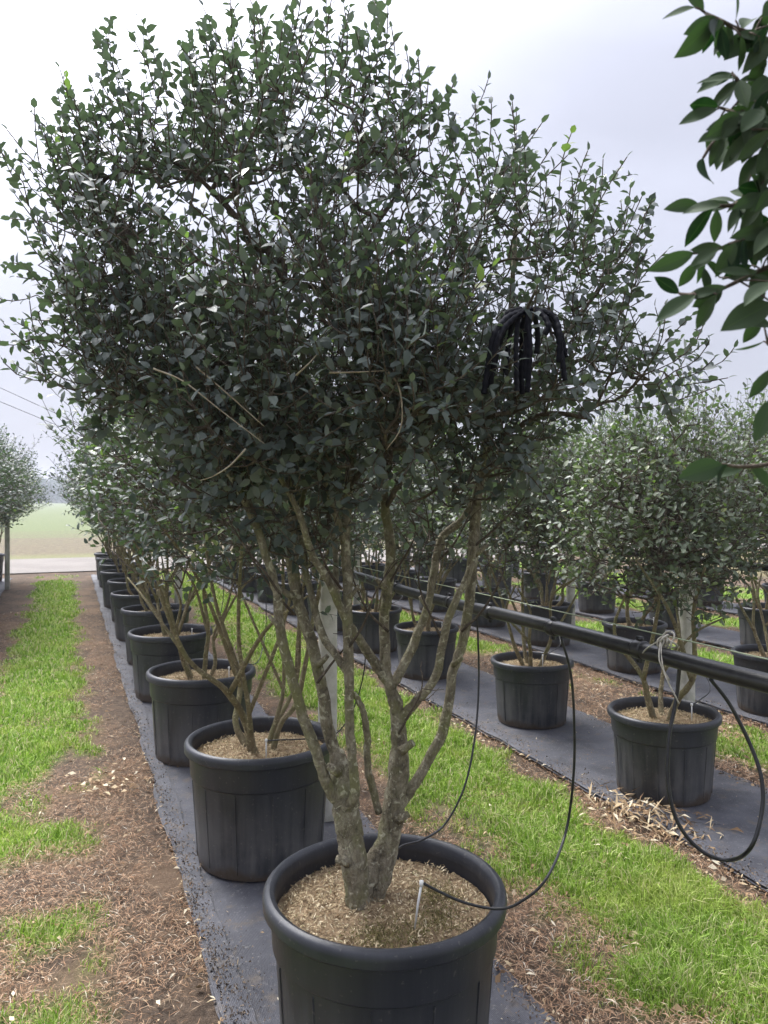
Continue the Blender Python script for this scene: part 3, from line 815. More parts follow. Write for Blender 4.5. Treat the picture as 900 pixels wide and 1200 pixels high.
for kx, y in enumerate(Cy):
    potted(BV[(kx * 3 + 1) % 4], POT_B, ROWX['C'] + rr_.uniform(-0.04, 0.04), y, rr_.uniform(0, 6.2), 'small-leaved potted tree on the third weed mat, %s from the gravel road' % ORD[len(Cy) - kx], 'potted trees on the third weed mat', rr_.uniform(0.97, 1.06), kx * 2.1, 1.12)
for rn, y0, lab in (('D', 5.4, 'potted tree on the fourth weed mat, %s from the gravel road'), ('E', 7.2, 'potted tree on the outermost fifth weed mat, %s from the gravel road')):
    ys = list(np.arange(16.0, y0, -1.42))
    for kx, y in enumerate(ys):
        if in_view(ROWX[rn], y, 0.6):
            potted(BV[(kx + 2) % 4], POT_B, ROWX[rn] + rr_.uniform(-0.04, 0.04), y, rr_.uniform(0, 6.2), lab % ORD[kx + 1], 'potted trees in the far rows', rr_.uniform(0.97, 1.08), kx)

# ------------------------------------------------------------------ the tall front tree
BX, BY = 0.80, 1.95
BASE = np.array((BX, BY, 0.006))
front = link('potted_tree', None, loc=BASE)
tag(front, 'tall multi-stemmed evergreen with mossy trunks and broad crown in the front pot', 'potted tree', 'potted trees in the front row')
add_pot(front, POT_A, 0.35)
d0 = 2.12
def stem(pts, sides=12, lump=0.16, seed=0, n=5):
    """pts: (px, py, depth offset, radius in px)"""
    P = np.array([list(at(x, y, d0 + dz)) + [(r_ if r_ > 12 else r_ * 0.78) / FPX * (d0 + dz)] for x, y, dz, r_ in pts])
    S = smooth_path(P, n)
    rs = np.random.default_rng(seed + 7); m_ = len(S)
    S[1:-1, :3] += rs.normal(size=(m_ - 2, 3)) * (0.0006 + 0.025 * S[1:-1, 3:4])
    S[:, 3] *= 0.95 + 0.11 * (np.convolve(rs.random(m_ + 4), np.ones(5) / 5, 'valid') - 0.5) * 2
    mb = MB(); rad = np.maximum(S[:, 3], 0.0015)
    mb.tube(S[:, :3], rad, sides, lump=lump, seed=seed)
    return S, mb
STEMS = {
 'trunk_left': [(421, 1075, .00, 16), (419, 1050, .00, 15), (414, 1005, .0, 16), (408, 965, .0, 17), (403, 935, .0, 16), (399, 905, .01, 13), (394, 880, .02, 11.5)],
 'trunk_right': [(437, 1062, .04, 14), (443, 1035, .05, 14), (454, 990, .07, 15), (462, 945, .08, 14), (467, 908, .09, 13), (467, 850, .10, 11.5), (462, 815, .10, 11)],
}
LIMBS = [
 [(404, 945, .0, 10), (386, 925, -.02, 9.5), (372, 885, -.04, 9), (359, 850, -.05, 9), (341, 790, -.08, 8), (329, 741, -.09, 8), (324, 694, -.10, 7), (313, 655, -.12, 6.5), (296, 605, -.13, 6), (262, 540, -.16, 5), (235, 480, -.2, 3.5)],
 [(395, 890, .02, 10.5), (384, 850, .02, 10), (371, 775, .02, 9.5), (354, 720, .02, 9), (344, 675, .02, 9.5), (341, 636, .02, 9.5), (346, 578, .02, 8), (340, 510, .03, 7), (325, 420, .05, 6), (300, 320, .08, 4.5), (275, 230, .1, 3)],
 [(404, 950, -.02, 8.5), (416, 930, -.05, 8), (413, 889, -.06, 7.5), (410, 850, -.06, 7.5), (409, 796, -.06, 8), (407, 733, -.05, 8), (407, 675, -.04, 8), (405, 636, -.03, 8), (408, 570, 0.0, 7), (420, 480, .02, 6), (430, 380, .05, 5), (432, 280, .08, 3.5)],
 [(409, 790, -.06, 6.5), (394, 768, -.05, 6), (378, 745, -.03, 6), (364, 694, 0, 5.5), (356, 655, .03, 5), (352, 600, .05, 4.5), (370, 530, .1, 3.5)],
 [(407, 728, -.05, 6.5), (400, 714, -.06, 6.5), (386, 684, -.10, 6), (364, 645, -.13, 5.5), (350, 600, -.16, 5), (318, 540, -.2, 4), (285, 470, -.24, 3)],
 [(444, 952, .05, 6), (437, 925, .03, 6), (431, 900, .01, 6), (430, 860, -.02, 5.5), (425, 832, -.04, 5), (414, 812, -.05, 4.5)],
 [(463, 820, .10, 10), (454, 797, .10, 9), (441, 780, .09, 8), (421, 749, .06, 7), (402, 720, .03, 6.5), (394, 690, .04, 5), (392, 640, .08, 4.5), (380, 580, .12, 4)],
 [(459, 808, .10, 9), (453, 788, .10, 8.5), (450, 733, .10, 8), (454, 694, .10, 8), (458, 640, .10, 7.5), (451, 597, .10, 7), (450, 550, .10, 6), (462, 470, .12, 5), (470, 380, .14, 4), (462, 260, .15, 2.5)],
 [(457, 806, .10, 8), (469, 787, .11, 7.5), (484, 757, .12, 7), (501, 710, .13, 6.5), (511, 655, .14, 6.5), (519, 628, .15, 6), (543, 608, .16, 5.5), (562, 570, .17, 4.5), (590, 520, .2, 3.5)],
 [(467, 850, .10, 9), (474, 838, .09, 8), (485, 825, .08, 7.5), (511, 792, .07, 7), (521, 741, .06, 6.5), (533, 706, .05, 6), (548, 675, .05, 5.5), (556, 640, .05, 5)],
 [(465, 945, .08, 10), (482, 924, .09, 8.5), (503, 889, .10, 8), (521, 850, .11, 8), (530, 792, .11, 8), (542, 753, .11, 8), (551, 694, .11, 8), (555, 636, .11, 8.5), (558, 597, .11, 8), (566, 539, .11, 7), (574, 500, .11, 6), (590, 430, .12, 5), (600, 340, .14, 4), (605, 250, .16, 3)],
 [(568, 530, .11, 5), (600, 505, .08, 4.5), (640, 485, .04, 4), (690, 490, .02, 3)],
 [(574, 500, .11, 4.5), (630, 440, .16, 4), (690, 355, .2, 3), (745, 275, .22, 2)],
 [(346, 578, .02, 6), (300, 500, .06, 5), (240, 420, .1, 4.5), (180, 340, .14, 3.5), (130, 250, .18, 2.5)],
 [(300, 500, .06, 5), (220, 460, .1, 4), (150, 440, .15, 3.5), (80, 400, .2, 2.5)],
 [(405, 640, -.03, 6), (380, 560, -.08, 5), (365, 470, -.14, 4.5), (350, 380, -.2, 3.5), (345, 290, -.22, 3)],
 [(451, 597, .10, 5), (480, 540, .02, 4.5), (505, 470, -.08, 4), (520, 400, -.14, 3)],
 [(420, 480, .02, 5), (390, 370, .06, 4.5), (370, 250, .1, 3.5), (355, 140, .14, 2.5)],
 [(470, 380, .14, 4), (520, 300, .2, 3.5), (545, 210, .22, 2.5)],
 [(408, 570, 0, 5), (450, 520, -.12, 4), (470, 470, -.22, 3.5), (480, 430, -.3, 2.5)],
]
tr = None; seeds = []; seedR = []
mbt = MB(); paths = []
for kx, pts in enumerate(STEMS.values()):
    S, mb1 = stem(pts, 18, 0.14, 900 + kx, 7)
    mbt.tube(S[:, :3], S[:, 3], 18, lump=0.15, seed=900 + kx)
# root flare joining the two trunks
S, _ = stem([(418, 1062, .0, 12), (430, 1030, .03, 13), (440, 1000, .05, 11), (446, 985, .06, 5)], 12, 0.2, 950); mbt.tube(S[:, :3], S[:, 3], 12, lump=0.25, seed=951)
trunk = link('trunk', mbt.mesh('trunk', M['bark'], True, BASE), front)
for kx, pts in enumerate(LIMBS):
    S, mb1 = stem(pts, 12, 0.12, 910 + kx)
    me = mb1.mesh('stem', M['bark'] if pts[0][1] > 600 else M['twig'], True, BASE)
    link('stem', me, trunk)
    for q in range(0, len(S), 2):
        py = proj(S[q, :3])[1]
        if py < 600: seeds.append(S[q, :3]); seedR.append(S[q, 3])
STUBS = [(398, 905, -.03, -14, -8, 5), (470, 880, .06, 14, -10, 5), (372, 780, 0, 12, -12, 3.2), (452, 690, .06, -11, -12, 3), (343, 700, -.02, -14, -10, 3.5), (530, 780, .07, 12, -10, 3), (408, 1010, -.03, -13, -4, 5.5), (556, 650, .07, 15, -12, 3), (410, 700, -.08, 10, -14, 2.5), (466, 960, .05, 12, -6, 5), (327, 735, -.12, -12, -14, 2.5), (501, 712, .1, -9, -13, 2.5)]
for kx, (x, y, dz, dx, dy, rr1) in enumerate(STUBS):
    p = np.array([at(x, y, d0 + dz), at(x + dx * .55, y + dy * .5, d0 + dz - .01), at(x + dx, y + dy, d0 + dz - .015)])
    mb1 = MB(); mb1.tube(p, np.array((1.3, 1.0, 0.85)) * rr1 / FPX * d0, 9, lump=0.2, seed=kx)
    link('stub', mb1.mesh('stub', M['bark'], True, BASE), trunk)
for kx, (x, y, dz, dx, dy) in enumerate(((372, 800, 0, 38, -52), (455, 740, .08, -40, -58), (345, 720, 0, -46, -60), (522, 760, .08, -30, -70), (541, 740, .1, 48, -66), (408, 760, -.06, 34, -70), (330, 700, -.1, -50, -70), (511, 660, .14, 40, -60), (453, 690, .1, 34, -66), (556, 640, .1, 60, -60), (400, 690, -.06, -30, -60), (467, 860, .08, 26, -48))):
    r3 = np.random.default_rng(kx + 400)
    p = smooth_path(np.array([at(x, y, d0 + dz), at(x + dx * .5 + r3.normal() * 4, y + dy * .4, d0 + dz - .03), at(x + dx, y + dy, d0 + dz - .05), at(x + dx * 1.2 + r3.normal() * 8, y + dy * 1.5, d0 + dz - .05)]), 5)
    mb1 = MB(); mb1.tube(p, np.linspace(0.0042, 0.0014, len(p)), 7, lump=0.15, seed=kx)
    for q in range(8, len(p), 3):
        e = p[q] + (p[q] - p[q - 2]) * 0.9 + r3.normal(size=3) * 0.035; mb1.tube(np.array([p[q], (p[q] + e) / 2 + r3.normal(size=3) * 0.004, e]), np.array((0.0016, 0.0013, 0.0009)), 5)
    link('side_twig', mb1.mesh('side_twig', M['twig'], True, BASE), trunk)
    if kx % 2 == 0: seeds.append(p[-1]); seedR.append(0.0014)
# crown volume: overlapping lobes given by where they show in the photograph and their depth
LOBES = [  # px, py, rx, ry (photo px), depth offset, half depth (m), weight
 (165, 270, 140, 150, .10, .40, 1.25), (95, 310, 85, 120, .12, .30, .6), (320, 150, 180, 120, .08, .45, 1.2), (230, 190, 150, 130, .12, .4, .8),
 (330, 310, 190, 140, -.05, .5, 1.2), (500, 270, 150, 150, .08, .42, 1.0), (620, 300, 120, 115, .12, .35, .75),
 (180, 420, 140, 90, .05, .4, 1.0), (300, 470, 140, 90, -.05, .4, 1.0), (430, 450, 130, 100, -.15, .38, 1.15),
 (560, 430, 120, 100, .02, .38, .9), (680, 350, 65, 100, .15, .25, .28), (660, 450, 110, 50, .06, .28, .5), (440, 530, 90, 55, -.05, .28, .7), (330, 575, 75, 55, .0, .28, .9), (260, 540, 80, 50, .05, .3, .7), (400, 600, 60, 45, .05, .25, .3), (530, 600, 40, 40, .12, .2, .25), (590, 520, 70, 50, .05, .28, .35),
 (470, 110, 95, 90, .12, .3, .35), (130, 490, 60, 30, .1, .25, .2), (760, 430, 70, 40, .15, .25, .22), (470, 450, 100, 90, -.34, .16, .9), (300, 500, 110, 65, -.27, .15, .6), (410, 400, 80, 60, -.38, .12, .4), (350, 625, 55, 55, .0, .25, .35), (300, 600, 60, 50, -.05, .25, .4), (520, 610, 50, 55, .12, .22, .3), (575, 560, 45, 55, .12, .22, .35), (120, 430, 90, 60, .08, .3, .6), (170, 480, 80, 45, .05, .28, .45)]
r = np.random.default_rng(5)
NSH = 2450
wts = np.array([l[6] * l[2] * l[3] for l in LOBES]); wts = np.sqrt(wts); wts /= wts.sum()
T_ = []; outv = []
OUTX = [0, 30, 75, 130, 180, 235, 300, 370, 440, 490, 530, 575, 620, 690, 760, 800, 900]
OUTY = [300, 205, 175, 110, 120, 105, 85, 100, 95, 130, 170, 190, 235, 275, 330, 440, 470]
while len(T_) < NSH:
    l = LOBES[r.choice(len(LOBES), p=wts)]
    q = r.normal(size=3); q /= np.linalg.norm(q); q *= r.random() ** 0.30
    px = l[0] + q[0] * l[2] * 0.88; py = l[1] - q[1] * l[3] * 0.88
    if py > 690 or (py > 600 and r.random() < 0.45) or (px < 110 and py > 455) or (py > 530 and px < 200) or (px > 600 and py > 560) or py < np.interp(px, OUTX, OUTY) or (py > 575 and 415 < px < 490):
        continue
    if px > 500 and py < 360 and r.random() < 0.5: continue
    if py < 190 and r.random() < 0.25: continue
    # gaps where the sky shows through
    if vnoise(px / 46 + 3, py / 46 + 8) > (0.64 if py < 400 else 0.72) and r.random() < 0.85: continue
    T_.append(at(px, py, d0 + l[4] + q[2] * l[5])); outv.append((q[0], q[1], q[2]))
T_ = np.array(T_); outv = np.array(outv)
outw = outv[:, :1] * _R + outv[:, 1:2] * np.array((0, 0, 1.0)) + outv[:, 2:3] * _F
dirs = outw * 0.75 + np.array((0, 0, 0.42)) + r.normal(size=(NSH, 3)) * 0.42
lens = r.uniform(0.08, 0.19, NSH)
# long upright shoots that break the outline of the crown
TOPS = [(165, 130, 130, 22), (195, 110, 163, 22), (285, 80, 234, 4), (300, 95, 300, 0), (345, 90, 345, 6), (370, 110, 372, 22), (440, 100, 437, 4), (452, 120, 458, 30), (480, 150, 492, 66), (535, 170, 532, 98), (572, 190, 576, 122), (618, 240, 614, 160), (655, 245, 671, 156), (680, 270, 692, 196),
        (725, 300, 740, 214), (80, 170, 34, 132), (95, 160, 72, 100), (130, 150, 118, 90), (60, 260, 6, 258), (50, 330, 4, 322), (60, 400, 22, 408), (745, 330, 765, 270), (740, 430, 800, 400), (790, 440, 862, 408), (720, 470, 850, 455), (400, 100, 404, 50), (255, 100, 210, 55), (690, 320, 756, 250), (110, 455, 84, 470), (700, 300, 700, 205), (560, 210, 556, 112), (505, 170, 512, 110), (420, 120, 416, 36), (320, 110, 322, 30), (270, 120, 262, 60)]
for kx in range(70):
    x0 = r.uniform(20, 760); y0 = np.interp(x0, OUTX, OUTY) + r.uniform(-10, 45); ln_ = r.uniform(38, 95) * (0.75 if x0 > 480 else 1.0)
    lx = (x0 - 380) / 380 * 0.55 + r.normal() * 0.16
    if y0 - ln_ > -5: TOPS.append((x0, y0, x0 + ln_ * lx, y0 - ln_))
ts, td, tl = [], [], []
for x0, y0, x1, y1 in TOPS:
    a = at(x0, y0, d0 + 0.1 + r.normal() * 0.1); b_ = at(x1, y1, d0 + 0.1 + r.normal() * 0.12)
    v = b_ - a; ts.append(a); td.append(v); tl.append(np.linalg.norm(v) * 0.95)
T_all = np.vstack([T_, ts]); dirs = np.vstack([dirs, td]); lens = np.concatenate([lens, tl])
cen = at(390, 440, d0)
segs = skeleton(r, np.array(seeds), seedR, T_all, cen)
P, D, N, Ln, Wd, cu, tw, sid = grow_shoots(r, T_all[:NSH], dirs[:NSH], lens[:NSH], 0.0345, 0.0138, ratio=0.62)
P2, D2, N2, Ln2, Wd2, cu2, tw2, sid2 = grow_shoots(r, T_all[NSH:], dirs[NSH:], lens[NSH:], 0.035, 0.0160, ratio=0.58, bend=0.04)
P = np.vstack([P, P2]); D = np.vstack([D, D2]); N = np.vstack([N, N2]); Ln = np.concatenate([Ln, Ln2]); Wd = np.concatenate([Wd, Wd2]); cu = np.concatenate([cu, cu2]); sid = np.concatenate([sid, sid2 + NSH])
for p in tw + tw2: segs += [(p[j], p[j + 2 if j + 2 < len(p) else -1], 0.0018, 0.0013) for j in range(0, len(p) - 1, 2)]
# young yellow-green tips
nsh_all = NSH + len(TOPS)
young_sh = set(np.where(r.random(nsh_all) < 0.012)[0]) | {NSH + 12, NSH + 16}
sx, sy, sdp = proj(T_all)
for ax, ay in ((450, 368), (500, 385), (385, 300), (520, 440)):
    young_sh |= set(np.argsort(np.hypot(sx - ax, sy - ay) + 300 * (sdp - 1.6))[:3])
fx, fy, fd = proj(P)
young = np.array([s in young_sh for s in sid]) & (np.linalg.norm(P - T_all[sid], axis=1) > 0.72 * lens[sid])
# the leaves nearest the lens are objects of their own, the rest one mass
score = fd + r.random(len(fd)) * 0.05
pick = np.zeros(len(P), dtype=bool); pick[np.argsort(np.where((fx > 5) & (fx < 895) & (fy > 5), score, 99))[:300]] = True
rest = ~pick
Vl = leaf_cloud(P[rest], D[rest], N[rest], Ln[rest], Wd[rest], cu[rest]) - BASE
crown = link('crown', npmesh('crown', Vl, [leaf_faces(rest.sum())], [M['leaf'], M['leaf_young']], False, np.repeat(young[rest].astype(int), 8)), front)
crown['kind'] = 'stuff'
Vb, Qb = seg_tubes(segs, 5)
link('branches', npmesh('branches', Vb - BASE, [Qb], M['twig']), crown)
unit = []
for c_ in (0.08, 0.15, 0.22, 0.3):
    V = leaf_cloud(np.zeros((1, 3)), np.array(((1.0, 0, 0),)), np.array(((0, 0, 1.0),)), np.array((1.0,)), np.array((0.46,)), np.array((c_,)))
    unit.append([npmesh('leaf', V, [LEAF_F], M[q]) for q in ('leaf', 'leaf_young')])
for kx, i_ in enumerate(np.where(pick)[0]):
    x = Vector(D[i_]).normalized(); n_ = Vector(N[i_]); n_ = (n_ - x * n_.dot(x)).normalized(); y_ = n_.cross(x)
    o = bpy.data.objects.new('leaf', unit[kx % 4][int(young[i_])]); COL.objects.link(o); o.parent = crown
    mt = Matrix((x, y_, n_)).transposed().to_4x4()
    o.matrix_local = Matrix.Translation(Vector(P[i_] - BASE)) @ mt @ Matrix.Diagonal((Ln[i_], Ln[i_], Ln[i_], 1))

# bare pale twigs hanging in the crown
def px_path(pts): return smooth_path(np.array([at(x, y, d) for x, y, d in pts]), 6)
for pts in ([(455, 436, 1.62), (466, 450, 1.61), (471, 475, 1.6), (469, 503, 1.6), (453, 527, 1.61)], [(386, 437, 1.63), (420, 436, 1.62), (455, 434, 1.62)], [(288, 526, 1.68), (270, 545, 1.67), (250, 558, 1.67), (235, 563, 1.68)],
            [(180, 432, 1.75), (215, 447, 1.72), (260, 482, 1.70), (310, 520, 1.68)], [(230, 430, 1.75), (265, 460, 1.72), (310, 500, 1.70)], [(347, 440, 1.65), (360, 428, 1.63), (371, 416, 1.64)]):
    p = px_path(pts); mb = MB(); mb.tube(p, np.linspace(0.0024, 0.0009, len(p)), 6, lump=0.25, seed=len(pts))
    link('dead_twig', mb.mesh('dead_twig', M['deadtwig'], True, BASE), crown)
# mulch and moss on the front pot's soil
r = np.random.default_rng(61)
n = 5200; a = r.uniform(0, 6.283, n); q = np.sqrt(r.random(n)) * 0.292
x = np.cos(a) * q; y = np.sin(a) * q
zs = 0.455 + 0.022 * (1 - (q / 0.2995) ** 2) + 0.018 * (fbm(x * 22 + 14, y * 22 + 3, 3) - 0.5)
V, qd = flecks(x, y, r, 0.005, 0.019, 0.0019, z0=zs + 0.002 + r.random(n) * 0.005, tilt=0.9)
mulch_me = npmesh('mulch', V, [qd], M['mulch'])
o = link('mulch', mulch_me, front); o['kind'] = 'stuff'
for rt in [q for q in bpy.data.objects if q.name.startswith('potted_tree') and q is not front]:
    lx_, ly_ = rt.location[0], rt.location[1]
    if math.hypot(lx_, ly_) < 8.5:
        big = abs(lx_ - ROWX['A']) < 0.3
        o = link('mulch', mulch_me, rt, rot=(0, 0, ly_ * 3), scale=(1, 1, 1) if big else (0.88, 0.88, 0.84)); o['kind'] = 'stuff'
n = 2600; cxy = np.array(((0.00, -0.17), (0.10, -0.13), (-0.08, -0.15), (0.16, -0.02)))[r.integers(0, 4, n)] + r.normal(size=(n, 2)) * 0.035
qq = np.hypot(cxy[:, 0], cxy[:, 1]); cxy = cxy[qq < 0.28]; qq = qq[qq < 0.28]
zs = 0.455 + 0.022 * (1 - (qq / 0.2995) ** 2) + 0.004
V, qd = flecks(cxy[:, 0], cxy[:, 1], r, 0.004, 0.012, 0.0012, z0=zs + r.random(len(qq)) * 0.008, tilt=1.8)
o = link('moss', npmesh('moss', V, [qd], M['moss']), front); o['kind'] = 'stuff'

# ------------------------------------------------------------------ the neighbouring tree whose branches hang in from the side
NX, NY = 0.84, 0.50
NB = np.array((NX, NY, 0.006))
side = link('potted_tree', None, loc=NB)
tag(side, 'neighbouring evergreen whose branches hang large glossy dark leaves in from the side', 'potted tree', 'potted trees in the front row')
add_pot(side, POT_A, 1.0)
mbt = MB(); seeds = []; sr = []
for a0, top in (((0.02, 0.03), (0.14, 0.22, 2.3)), ((0.03, -0.03), (0.22, -0.12, 2.4)), ((-0.04, -0.02), (0.0, -0.22, 2.3)), ((0.0, 0.05), (0.16, 0.1, 1.7))):
    b0 = np.array((a0[0], a0[1], 0.45)); tp = np.array(top)
    p = smooth_path([b0, b0 * 0.6 + tp * 0.4 + np.array((0.03, 0.0, -0.1)), tp * 0.75 + b0 * 0.25 + np.array((0.02, -0.02, 0)), tp], 7)
    rd = np.linspace(0.02, 0.006, len(p)); mbt.tube(p, rd, 10, lump=0.2, seed=5)
    for q in range(10, len(p)): seeds.append(p[q] + NB); sr.append(rd[q])
link('trunk', mbt.mesh('trunk', M['bark'], True), side)
LV = [  # leaf base x, y -> tip x, y (photo px), depth
 (815, 9, 771, 20, .74), (825, 14, 803, -18, .75), (834, 25, 805, 66, .73), (845, 32, 851, 76, .75), (862, 24, 866, -14, .76), (868, 42, 872, 88, .74), (870, 34, 886, 4, .78), (881, 38, 908, 20, .78),
 (858, 86, 811, 108, .74), (862, 94, 840, 121, .76), (843, 125, 799, 119, .75), (841, 128, 791, 142, .74), (866, 94, 876, 126, .74), (885, 136, 836, 162, .73), (843, 140, 823, 178, .76), (892, 149, 836, 203, .72), (904, 151, 860, 192, .70),
 (824, 185, 826, 228, .75), (892, 179, 862, 217, .77), (896, 170, 898, 224, .76), (902, 91, 877, 122, .76), (904, 53, 883, 80, .76), (819, 239, 778, 242, .76), (862, 237, 838, 231, .77), (836, 242, 796, 294, .74), (840, 245, 838, 288, .76),
 (883, 232, 860, 238, .78), (896, 234, 862, 274, .75), (891, 242, 881, 278, .77), (813, 296, 758, 319, .75), (821, 296, 823, 318, .78), (796, 344, 774, 328, .77), (817, 306, 796, 336, .78), (826, 342, 830, 313, .77), (843, 325, 836, 306, .78),
 (815, 346, 764, 374, .75), (840, 345, 811, 391, .74), (881, 291, 843, 313, .76), (881, 311, 849, 321, .77), (887, 294, 899, 313, .77), (905, 355, 841, 387, .73), (905, 330, 868, 350, .72), (902, 433, 879, 470, .70), (908, 465, 882, 522, .69),
 (847, 544, 793, 560, .72), (853, 544, 830, 576, .72), (871, 549, 850, 552, .73), (880, 545, 905, 570, .74), (895, 400, 862, 412, .78), (893, 372, 872, 400, .78), (905, 200, 880, 215, .73), (906, 120, 888, 150, .74), (880, 60, 900, 85, .77), (870, 150, 850, 178, .78), (880, 205, 905, 235, .74), (900, 260, 880, 285, .78), (893, 20, 912, -5, .76), (878, 100, 862, 128, .77), (897, 66, 880, 98, .75), (903, 105, 884, 135, .73), (893, 128, 868, 152, .72), (902, 160, 886, 196, .76), (884, 158, 868, 190, .74), (905, 185, 872, 206, .78), (903, 222, 886, 250, .73), (880, 250, 900, 270, .78), (902, 30, 886, 52, .74), (907, 8, 890, 30, .78), (872, 130, 850, 150, .73), (905, 320, 884, 342, .77), (903, 380, 880, 372, .76), (900, 300, 915, 330, .75), (905, 270, 930, 262, .75)]
TWIGS = [
 [(826, 15, .745), (845, 24, .75), (862, 33, .755), (890, 43, .765), (925, 58, .77), (980, 90, .77), (1040, 140, .77)],
 [(858, 86, .745), (866, 96, .75), (885, 118, .755), (910, 140, .76), (960, 165, .77), (1040, 190, .77)],
 [(843, 126, .75), (862, 132, .752), (888, 142, .755), (912, 150, .76), (960, 165, .77)],
 [(824, 185, .755), (836, 168, .755), (862, 152, .755), (888, 142, .755)],
 [(819, 239, .76), (838, 241, .76), (862, 240, .765), (896, 228, .77), (950, 210, .77), (1040, 195, .77)],
 [(813, 297, .755), (840, 292, .758), (862, 284, .76), (900, 270, .77), (960, 240, .775), (1040, 200, .77)],
 [(815, 346, .755), (842, 340, .757), (872, 326, .76), (900, 313, .765), (960, 290, .77), (1050, 250, .77)],
 [(796, 344, .765), (806, 346, .76), (815, 346, .755)],
 [(900, 404, .77), (930, 400, .77), (980, 380, .77), (1050, 330, .77)],
 [(846, 544, .72), (870, 547, .725), (905, 543, .73), (960, 525, .745), (1020, 500, .76), (1060, 470, .77)],
 [(902, 433, .72), (930, 440, .73), (990, 440, .75), (1050, 420, .77)],
 [(881, 291, .762), (905, 284, .765), (940, 262, .77)]]
def big_leaf(c_, wv_):
    """finer leaf: 9 stations x 5 across, midrib fold, pointed tip, wavy edge"""
    st = np.linspace(0, 1, 10); rows = []
    prof = [0.03, 0.40, 0.66, 0.84, 0.93, 0.93, 0.83, 0.63, 0.36, 0.0]
    for i, s in enumerate(st):
        for j, u in enumerate((-1, -0.5, 0, 0.5, 1)):
            w = prof[i] * 0.22 * u
            rows.append((s, w, abs(u) * 0.06 * prof[i] + wv_ * math.sin(s * 9 + u) * abs(u) * 0.5 - c_ * s * s))
    V = np.array(rows); i = np.arange(9)[:, None] * 5; k = np.arange(4)[None]
    Q = np.stack([i + k, i + 5 + k, i + 6 + k, i + 1 + k], -1).reshape(-1, 4)
    return npmesh('leaf', V, [Q[:, ::-1]], M['leaf_big'], True)
BIG = [big_leaf(a, b) for a, b in ((0.10, 0.012), (0.2, 0.02), (0.28, 0.012), (0.16, 0.0))]
r = np.random.default_rng(88)
scr = link('crown', None, side)
mb = MB(); seg_seed = []
for pts in TWIGS:
    p = smooth_path(np.array([at(x, y, d) for x, y, d in pts]), 5)
    rr2 = np.linspace(0.0013, 0.0036, len(p)); mb.tube(p, rr2, 8)
    seg_seed.append(p)
allp = np.concatenate(seg_seed)
inner = [s for s in seeds]
SS = np.array(inner)
for pts in TWIGS:                        # carry each twig on to a limb outside the frame
    if pts[-1][0] < 1000: continue
    e = at(*pts[-1]); lower = SS[SS[:, 2] < e[2] + 0.05] if (SS[:, 2] < e[2] + 0.05).any() else SS
    j = lower[np.argmin(np.linalg.norm(lower - e, axis=1))]
    p = smooth_path([e, (e + j) / 2 + np.array((0, 0, -0.02)), j], 6); mb.tube(p, np.linspace(0.0036, 0.006, len(p)), 8)
# crown of that tree beyond the edge of the frame
Tn = []
while len(Tn) < 330:
    q = r.normal(size=3); q /= np.linalg.norm(q); q *= r.random() ** 0.4
    p = NB + np.array((0.10, -0.05, 2.1)) + q * np.array((0.46, 0.50, 0.62))
    px, py, d = proj(p)
    if d > 0.05 and px < 450 + 620 : continue
    Tn.append(p)
Tn = np.array(Tn)
sg = skeleton(r, SS, sr, Tn, NB + np.array((0.1, -0.05, 2.0)))
dn = (Tn - (NB + np.array((0.1, -0.05, 2.0)))) * 1.6 + np.array((0.12, -0.12, 0.4)) + r.normal(size=(len(Tn), 3)) * 0.35
Pn, Dn, Nn, Lnn, Wn, cn_, twn, sn = grow_shoots(r, Tn, dn, r.uniform(0.08, 0.16, len(Tn)), 0.055, 0.022)
fx, fy, fd = proj(Pn); tipx = proj(Pn + Dn / np.linalg.norm(Dn, axis=1)[:, None] * 0.06)[0]
ok = (fd < 0.03) | ((fx > 935) & (tipx > 930))
for p in twn:
    if (proj(p)[0].min() > 935): sg += [(p[j], p[j + 2 if j + 2 < len(p) else -1], 0.0016, 0.0012) for j in range(0, len(p) - 1, 2)]
Vb, Qb = seg_tubes(sg, 5)
mb.add(Vb, [Qb])
link('branches', mb.mesh('branches', M['twig'], True, NB), scr)
o = link('foliage', npmesh('foliage', leaf_cloud(Pn[ok], Dn[ok], Nn[ok], Lnn[ok], Wn[ok], cn_[ok]) - NB, [leaf_faces(ok.sum())], M['leaf_big']), scr); o['kind'] = 'stuff'
r4 = np.random.default_rng(123)
tp_ = np.concatenate([smooth_path(np.array(q), 6) for q in TWIGS[:7]])
tp_ = tp_[(tp_[:, 0] > 838) & (tp_[:, 0] < 925)]
for kx in range(85):
    b3 = tp_[r4.integers(len(tp_))]; an = r4.uniform(1.6, 3.6) if r4.random() < 0.8 else r4.uniform(-0.5, 1.5); l3 = r4.uniform(34, 52)
    LV.append((b3[0], b3[1], b3[0] + math.cos(an) * l3, b3[1] + math.sin(an) * l3, b3[2] + r4.uniform(-0.03, 0.03)))
